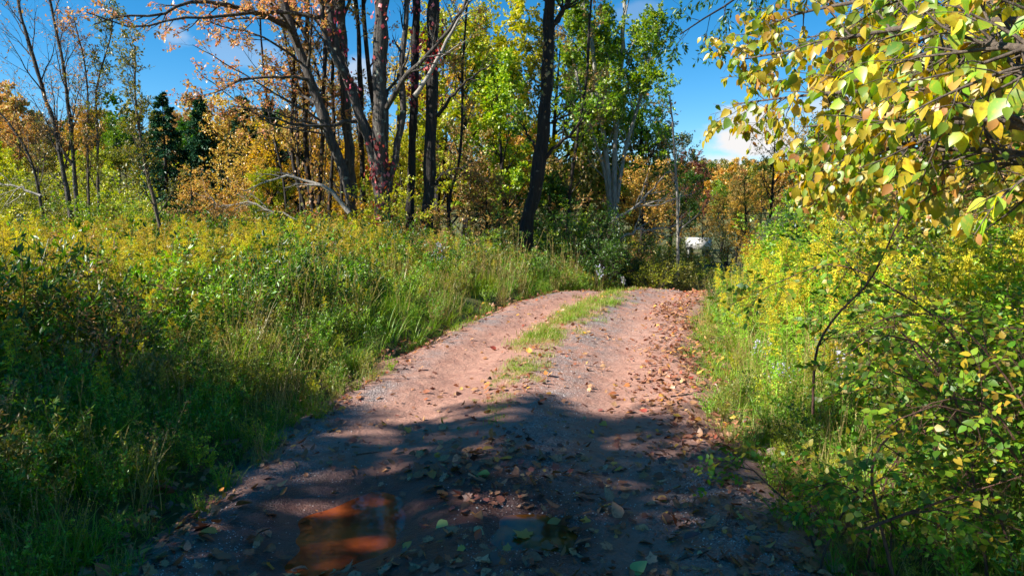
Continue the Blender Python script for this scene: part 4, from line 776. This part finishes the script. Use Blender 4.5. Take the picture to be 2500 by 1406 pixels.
# ------------------------------------------------------------------ big-leaved tree reaching in over the track
def blade(seed, L=1., w=.62, rows=6, fold=.10, curl=.18, shape='ovate'):
    rg = np.random.default_rng(seed); t = np.linspace(0, 1, rows); prof = np.sin(np.pi * t ** .72) ** .85 * (1 - .25 * t); prof[0] = .02; prof[-1] = .01
    bend = curl * (t ** 2) * rg.uniform(.4, 1.4); tw = rg.normal(0, .06)
    y = t * L; z = -bend * L; g = Geo()
    hw = prof / prof.max() * w * L * .5
    ctr = np.stack([tw * t ** 2 * L, y, z], -1); up = fold * L * (prof / prof.max())
    lf = ctr + np.stack([-hw, 0 * t, up * rg.uniform(.2, 1.3)], -1); rt_ = ctr + np.stack([hw, 0 * t, up * rg.uniform(.2, 1.3)], -1)
    g.add(np.concatenate([ctr, lf, rt_])); i = np.arange(rows - 1)
    g.f.append((np.concatenate([np.stack([i, i + rows, i + rows + 1, i + 1], -1), np.stack([i, i + 1, i + 2 * rows + 1, i + 2 * rows], -1)]), 0)); return g
def lobed(seed, curl=.25):
    rg = np.random.default_rng(seed); rad_ = []; ang = []
    for a, r in ((-90, .3), (-62, .52), (-40, .48), (-20, .72), (4, .58), (24, .84), (44, .66), (66, .7), (90, .98)): ang.append(a); rad_.append(r)
    ang = np.radians(ang + [180 - a for a in ang[-2:0:-1]]); rad_ = np.array(rad_ + rad_[-2:0:-1]) * rg.uniform(.85, 1.12, len(ang))
    p = np.stack([rad_ * np.cos(ang) * .55, rad_ * np.sin(ang) * .55 + .2], -1); r = np.hypot(p[:, 0], p[:, 1] - .2)
    z = curl * r ** 2 * rg.uniform(-.3, 2.2, len(p)); inner = np.concatenate([[[0, .2]], p * [.5, .5] + [0, .1]]); zi = np.concatenate([[0], z * .2])
    n = len(p); g = Geo(); g.add(np.concatenate([np.column_stack([inner, zi]), np.column_stack([p, z])]))
    T = [[0, 1 + i, 1 + (i + 1) % n] for i in range(n)]; Q = [[1 + i, 1 + n + i, 1 + n + (i + 1) % n, 1 + (i + 1) % n] for i in range(n)]
    g.f.append((np.array(T), 0)); g.f.append((np.array(Q), 0)); return g
def basis(d, nr):
    d = unit(d); nr = unit(nr - (nr * d).sum(-1, keepdims=True) * d); return np.stack([np.cross(d, nr), d, nr], -1)   # columns x,y,z
def leafset(parent, base, name, pos, B, size, vi, meshes, geos, mats_of, n_obj, mi, foliage_mats, vis_key):
    """the n_obj leaves that show largest become parts of their own, the rest one joined foliage part"""
    order = np.argsort(vis_key); own = order[:n_obj]; rest = order[n_obj:]
    for i in own:
        o = bpy.data.objects.new(name, meshes[vi[i]][mi[i]]); COL.objects.link(o); o.parent = parent
        Mx = np.eye(4); Mx[:3, :3] = B[i] * size[i]; Mx[:3, 3] = pos[i] - base; o.matrix_local = Matrix(Mx.tolist())
    g = Geo()
    for v in range(len(geos)):
        for m in range(len(foliage_mats)):
            k = rest[(vi[rest] == v) & (mi[rest] == m)]
            if not len(k): continue
            V0 = np.concatenate(geos[v].v); V = np.einsum('nij,mj->nmi', B[k] * size[k][:, None, None], V0) + (pos[k] - base)[:, None]
            fs = [((f[None] + np.arange(len(k))[:, None, None] * len(V0)).reshape(-1, f.shape[1]), m) for f, _ in geos[v].f]; g.add(V.reshape(-1, 3), *fs)
    if g.n: obj('foliage', g.mesh('foliage', foliage_mats, True), parent, kind='stuff')
OV = [blade(i, 1, .62 + .06 * (i % 3), 6, .09, .22) for i in range(5)]
BLM = [M['bigleaf_yellow'], M['bigleaf_green'], M['bigleaf_tan']]
OVM = [[g.mesh('leaf', m, True) for m in BLM] for g in OV]
limbs = [[(2720, -110, 2.4), (2400, -40, 2.8), (2120, 0, 3.4), (1930, 40, 4.2), (1810, 95, 4.8)], [(2720, 60, 2.3), (2420, 50, 2.5), (2160, 75, 3.0), (1950, 120, 3.8), (1790, 150, 4.6)], [(2720, 240, 2.1), (2450, 190, 2.25), (2250, 225, 2.7), (2060, 225, 3.3), (1910, 240, 4.0), (1790, 255, 4.6)],
         [(2720, 360, 2.0), (2450, 300, 2.15), (2250, 300, 2.6), (2090, 300, 3.2), (1960, 310, 3.8)], [(2720, 420, 2.3), (2450, 370, 2.6), (2280, 365, 3.0), (2120, 365, 3.4), (2010, 400, 3.8)], [(2720, 140, 1.9), (2520, 120, 2.0), (2350, 110, 2.3), (2230, 140, 2.7)], [(2720, 320, 3.2), (2480, 310, 3.4), (2280, 340, 3.8), (2060, 380, 4.4), (1980, 440, 4.8)], [(2720, 100, 3.4), (2450, 120, 3.8), (2200, 160, 4.4), (1990, 190, 5.0), (1850, 215, 5.4)], [(2720, -20, 3.4), (2450, 0, 3.9), (2150, 60, 4.6), (1930, 100, 5.2)], [(2720, 410, 3.2), (2480, 400, 3.6), (2250, 410, 4.1), (2050, 440, 4.6)], [(2720, 460, 4.0), (2500, 440, 4.4), (2300, 450, 4.8), (2120, 480, 5.2)]]
LP = np.stack([spline([px(*q) for q in l], 12) for l in limbs]); LR = np.broadcast_to(np.linspace(.014, .004, 12), (len(limbs), 12))
tb = np.array([3.9, 2.3, float(H(3.9, 2.3)) - .1]); TP = spline([tb, tb + [-.05, .05, 1.2], tb + [-.25, 0, 2.2], tb + [-.4, .1, 3.4], tb + [-.5, 0, 5.]], 14)
g = Geo(); tubes(g, TP, np.linspace(.09, .04, 14), 8)
for l in LP: tubes(g, spline([TP[5 + rng.integers(0, 3)], (TP[6] + l[0]) / 2 + [0, 0, .1], l[0]], 6), np.linspace(.026, .014, 6), 6)
tubes(g, LP, LR, 6)
t1, r1 = grow(LP, LR, 28, .04, 1, .8, .44, 6, -.15, .10, .55, shrink=.45); tubes(g, t1, r1, 4)
t2, r2 = grow(t1, r1, 3, .2, 1, .7, .2, 5, -.3, .12, .7); tubes(g, t2, r2, 3)
bt = thing('overhanging_tree', 'tree with large yellow and green drooping leaves reaching over the track', 'tree', tb)
obj('limbs', g.mesh('limbs', M['bark_twig'], True, tb), bt)
q1, n1 = along(t1, 5, .25, 1); q2, n2 = along(t2, 4, .25, 1); q = np.concatenate([q1, q2]); tn = np.concatenate([n1, n2]); Mn = len(q)
d = unit(tn * .45 + rng.normal(size=(Mn, 3)) * .42 + [0, 0, -.8]); nr = rng.normal(size=(Mn, 3)) * .55 + np.array([-.45, -.55, .45])
iv, dep = inview(q, 60); size = .030 + .040 * rng.random(Mn) ** 1.4
mi = rng.choice(3, Mn, p=[.47, .46, .07]); key = np.where(iv & (((q - [0, 0, CAMZ]) ** 2).sum(-1) > 1.6), dep / size, 1e6)
leafset(bt, tb, 'leaf', q + d * .01, basis(d, nr), size, rng.integers(0, 5, Mn), OVM, OV, None, 300, mi, BLM, key)

# ash with its dark spray of leaves overhead and grey trunk seen through the yellow leaves
tree('ash_tree', 'grey trunk behind the yellow leaves, with a dark leafy limb reaching overhead', 'tree', [([(2216, 600), (2212, 330), (2206, 150), (2200, -40)], (.085, .06), 2.)], 8.2, GB, M['olive'], (9, 5, 4), (.4, .95), 1.3, nleaf=2, lsize=.07)
g, gl = Geo(), Geo(); P = spline([px(*q) for q in [(2203, -420, 8.2), (2080, -260, 7.9), (1930, -110, 7.6), (1800, -5, 7.4), (1720, 45, 7.3), (1660, 85, 7.3)]], 14); R = np.linspace(.03, .006, 14); tubes(g, P, R, 5)
b1, r1 = grow(P[None], R[None], 22, .3, 1, .75, .75, 6, -.25, .1, .5); tubes(g, b1, r1, 3); b2, r2 = grow(b1, r1, 5, .2, 1, .6, .3, 4, -.2, .1, .6); tubes(g, b2, r2, 3); leaves_on(gl, b2, 9, .062, .45, .38)
ash = bpy.data.objects['ash_tree']; ab = np.array(ash.location); obj('limb', g.mesh('limb', DB, True, ab), ash); obj('leaf_spray', gl.mesh('leaf_spray', M['green_deep'], False, ab), ash)

# ------------------------------------------------------------------ rose bushes at the near edge of the track
RO = [blade(20 + i, 1, .66, 5, .07, .12) for i in range(4)]; M['rose_yellow'] = L_('rose_leaflet_yellow', [(196, 170, 44), (206, 182, 52), (180, 150, 50)], tr=.4, gloss=.03, gain=.9); RM = [M['rose'], M['rose_yellow']]
ROM = [[g.mesh('leaflet', m, True) for m in RM] for g in RO]
def rosebush(label, x, y, h, rad_, nc, seed, nobj, canes=()):
    rg = np.random.default_rng(seed); b = np.array([x, y, float(H(x, y)) - .03]); n = 10; t = np.linspace(0, 1, n); az = rg.uniform(0, 6.28, nc); R_ = rad_ * rg.uniform(.4, 1.15, nc); hh = h * rg.uniform(.55, 1.1, nc)
    b0 = np.stack([rg.normal(0, .14, nc), rg.normal(0, .14, nc), np.zeros(nc)], -1)
    P = b0[:, None] + np.stack([np.cos(az)[:, None] * R_[:, None] * t ** 1.3, np.sin(az)[:, None] * R_[:, None] * t ** 1.3, hh[:, None] * (2.1 * t - 1.25 * t ** 2.2)], -1) + b + rg.normal(0, .012, (nc, n, 3)) * t[:, None]
    R = np.broadcast_to(np.linspace(.006, .002, n), (nc, n)); g = Geo(); tubes(g, P, R, 5)
    for c in canes:
        Q = spline([px(*k) for k in c], n)[None]; P = np.concatenate([P, Q]); R = np.broadcast_to(np.linspace(.006, .0025, n), (len(P), n)); Q = spline(Q[0], 24)[None]; tubes(g, Q, np.linspace(.0065, .0014, 24)[None], 6)
    t1, r1 = grow(P, R, 11, .15, 1, .8, .34, 6, -.1, .12, .6, rg=rg); tubes(g, t1, r1, 3)
    # compound leaves: a rachis carrying paired leaflets
    ra, rr_ = grow(t1, r1, 4, .15, 1, .8, .10, 4, .0, .08, .6, (.8, 1.2), shrink=.1, rg=rg); tubes(g, ra, np.full(rr_.shape, .0009), 3)
    pos, ds, ns, sz = [], [], [], []
    Tn = unit(ra[:, -1] - ra[:, 0]); up = unit(rg.normal(size=Tn.shape) * .45 + [-.3, -.2, 1.]); sd = unit(np.cross(Tn, up))
    for f, sgn in ((.3, 1), (.32, -1), (.6, 1), (.63, -1), (.97, 0)):
        i = int(f * 3); w = f * 3 - i; pos.append(ra[:, i] * (1 - w) + ra[:, min(i + 1, 3)] * w); ds.append(Tn * (.55 if sgn else 1.) + sd * sgn * .9); ns.append(up + rg.normal(size=up.shape) * .25); sz.append(rg.uniform(.020, .040, len(Tn)))
    pos, ds, ns, sz = map(np.concatenate, (pos, ds, ns, sz)); k = (pos[:, 2] > H(pos[:, 0], pos[:, 1])) & (np.linalg.norm(pos - [0, 0, CAMZ], axis=1) > 1.35); pos, ds, ns, sz = pos[k], ds[k], ns[k], sz[k]
    e = thing('rose_bush', label, 'shrub', b); obj('canes', g.mesh('canes', M['cane'], True, b), e)
    iv, dep = inview(pos, 0); leafset(e, b, 'leaflet', pos, basis(ds, ns), sz, rg.integers(0, 4, len(pos)), ROM, RO, None, nobj, (rg.random(len(pos)) < .2).astype(int), RM, np.where(iv, dep / sz, 1e6))
rosebush('wild rose bush with arching brown canes hanging over the leaf litter', 2.0, 2.55, 1.15, .85, 15, 1, 200, [[(2180, 1400, 2.6), (2150, 1280, 2.6), (2130, 1190, 2.6), (2135, 1120, 2.6), (2180, 1060, 2.7), (2300, 1030, 2.8), (2500, 990, 2.8)], [(2090, 1300, 2.5), (2250, 1240, 2.5), (2500, 1160, 2.5)]])
rosebush('wild rose bush with a long dark cane arched in front of the goldenrod', 2.3, 3.4, .95, .8, 14, 2, 200, [[(1985, 1010, 3.3), (1990, 880, 3.25), (2020, 795, 3.2), (2100, 715, 3.15), (2150, 640, 3.1), (2200, 530, 3.0), (2330, 450, 2.8), (2520, 370, 2.6)], [(2420, 960, 3.1), (2300, 790, 3.2), (2150, 690, 3.3), (2030, 645, 3.4), (1890, 695, 3.5), (1790, 740, 3.6)]])
rosebush('wild rose bush between the two arching ones and the goldenrod', 3.1, 4.3, .85, .8, 11, 3, 100)
rosebush('low rose bush tucked against the taller rose bushes', 1.62, 3.15, .55, .5, 9, 4, 100)
rosebush('rose bush beside the trunk of the overhanging tree', 2.95, 2.95, 1.1, .8, 12, 5, 60)

# ------------------------------------------------------------------ fallen leaves
FL = [blade(30, 1, .55, 6, .16, .35), blade(31, 1, .7, 6, .05, -.25), blade(32, 1, .45, 6, .25, .3), lobed(1), lobed(2, .45), lobed(3, .15)]
FM = ['litter', 'litter', 'litter_yellow', 'litter_brown', 'litter_red', 'litter_green']; FW = ['tan', 'tan', 'yellow', 'dark brown', 'russet', 'pale green']
def ldens(x, y):
    d = x - roadc(y); D = .10 + .75 * sm(.7, 1.25, d) * sm(3.2, 4.5, y) + .75 * sm(-1.2, -1.5, d) + .42 * np.exp(-((d + .15) / .35) ** 2) + .25 * np.exp(-(((x + .1) / .9) ** 2 + ((y - 4.4) / .9) ** 2)) + .28 * sm(5.2, 4.2, y) * (np.abs(d) < 1.5) + .5 * sm(.9, 1.5, d)
    return np.clip(D * (.65 + .5 * wav(x, y, 2.1, .6)), .02, 1)
n = 26000; y = 2.7 + 12.3 * rng.random(n) ** 1.2; x = roadc(y) + rng.uniform(-1.85, 1.85, n); k = rng.random(n) < ldens(x, y) * .9; x, y = x[k], y[k]; n = len(x)
z = ground(x, y) + .012; inpud = np.zeros(n, bool)
for (cx, cy_, a, b, kk) in PUD:
    q = ((x - cx) / a) ** 2 + ((y - cy_) / b) ** 2; inpud |= (q < .9) & (rng.random(n) < .88)
x, y, z = x[~inpud], y[~inpud], z[~inpud]; n = len(x)
P = np.stack([x, y, z], -1); rot = np.stack([rng.normal(0, .4, n) + np.pi * (rng.random(n) < .4), rng.normal(0, .4, n), rng.uniform(0, 6.28, n)], -1); size = (.022 + .06 * rng.random(n) ** 1.6) * (1 + .2 * sm(5, 3, y)); vi = rng.integers(0, 6, n); mi = rng.choice(6, n, p=[.42, .26, .06, .19, .06, .01])
P[:, 2] += size * .06
iv, dep = inview(P, 0); order = np.argsort(np.where(iv, dep / size, 1e9)); own = order[:300]; rest = order[300:]
FLM = [[g.mesh('fallen_leaf', M[m], True) for m in FM] for g in FL]
SHN = ['folded oval', 'broad oval', 'narrow curled', 'lobed', 'curled lobed', 'flat lobed']
for i in own:
    dd_ = P[i, 0] - roadc(P[i, 1]); pud = min(math.hypot(P[i, 0] - c[0], P[i, 1] - c[1]) for c in PUD) < .75
    wh_ = 'at the wet rim of the puddles' if pud else 'in the drift along the rose bushes' if dd_ > .85 else 'at the foot of the meadow bank' if dd_ < -1.1 else 'on the bare red dirt'
    o = obj('fallen_leaf', FLM[vi[i]][mi[i]], None, P[i], label='%s %s fallen leaf %s' % (FW[mi[i]], SHN[vi[i]], wh_), category='leaf', group='fallen leaves ' + wh_); o.rotation_euler = rot[i]; o.scale = (size[i],) * 3
prot = [hidden(FLM[v][m].copy()) for v in range(6) for m in (0, 2, 3, 4)]; mm = np.array([0, 0, 1, 2, 3, 0])
scatter('leaf_litter', prot, P[rest], rot[rest], size[rest], vi[rest] * 4 + mm[mi[rest]], 'drifts of dry fallen leaves along the track', 'leaves')
o = obj('fallen_leaf', FLM[5][2], None, tuple(np.array([.09, 3.42, float(Hroad(np.array(PUD[1][0]), np.array(PUD[1][1]))) + .036])), label='pale yellow lobed leaf floating on the small puddle', category='leaf'); o.scale = (.13,) * 3; o.rotation_euler = (0, 0, 1.1)

# gravel
pg = []
for i in range(4):
    g = Geo(); v = np.array([[1, 0, 0], [-1, 0, 0], [0, 1, 0], [0, -1, 0], [0, 0, 1], [0, 0, -1.]]) * rng.uniform(.55, 1.2, (6, 1)) * [1, .8, .55] + rng.normal(0, .12, (6, 3))
    g.add(v, np.array([[0, 2, 4], [2, 1, 4], [1, 3, 4], [3, 0, 4], [2, 0, 5], [1, 2, 5], [3, 1, 5], [0, 3, 5]])); pg.append(hidden(g.mesh('pebble', leafmat('pebble%d' % i, [(150, 140, 134), (190, 182, 174), (120, 110, 106), (206, 200, 192)], 0, .03), True)))
n = 26000; y = 2.6 + 8 * rng.random(n) ** 1.6; x = roadc(y) + rng.uniform(-1.5, 1.5, n); k = rng.random(n) < gravmask(x, y) * (.3 + .7 * (wav(x, y, 2.7, 1.7) > -.1)); x, y = x[k], y[k]
scatter('gravel', pg, np.stack([x, y, Hroad(x, y) + .001], -1), rots(len(x), .5), rng.uniform(.0025, .0085, len(x)) * np.where(rng.random(len(x)) < .05, 1.6, 1), rng.integers(0, 4, len(x)), 'pale gravel pressed into the dirt track', 'gravel')
# fallen twigs
for i, (u, v, a, L) in enumerate([(1290, 1090, 1.9, .16), (1440, 1215, .3, .14), (1180, 1050, 2.6, .2), (1500, 1150, 1.2, .12), (900, 1110, .5, .18), (1640, 1260, 1.7, .2)]):
    dr = cray(u, v); tt = -CAMZ / dr[2]; p = np.array([dr[0] * tt, dr[1] * tt]); s = np.linspace(-.5, .5, 6); q = np.stack([p[0] + np.cos(a) * L * s + .01 * np.sin(s * 9), p[1] + np.sin(a) * L * s, Hroad(p[0] + np.cos(a) * L * s, p[1] + np.sin(a) * L * s) + .008], -1)
    g = Geo(); tubes(g, q, np.linspace(.005, .002, 6), 5); b, r = grow(q[None], np.full((1, 6), .003), 2, .3, .9, .6, L * .35, 4, 0, .1, .7); tubes(g, b * [1, 1, .3] + [0, 0, q[0, 2] * .7], r, 3)
    obj('fallen_twig', g.mesh('fallen_twig', M['cane'], True, q[0]), None, q[0], label='thin brown twig lying on the shaded dirt', category='twig', group='twigs on the track')
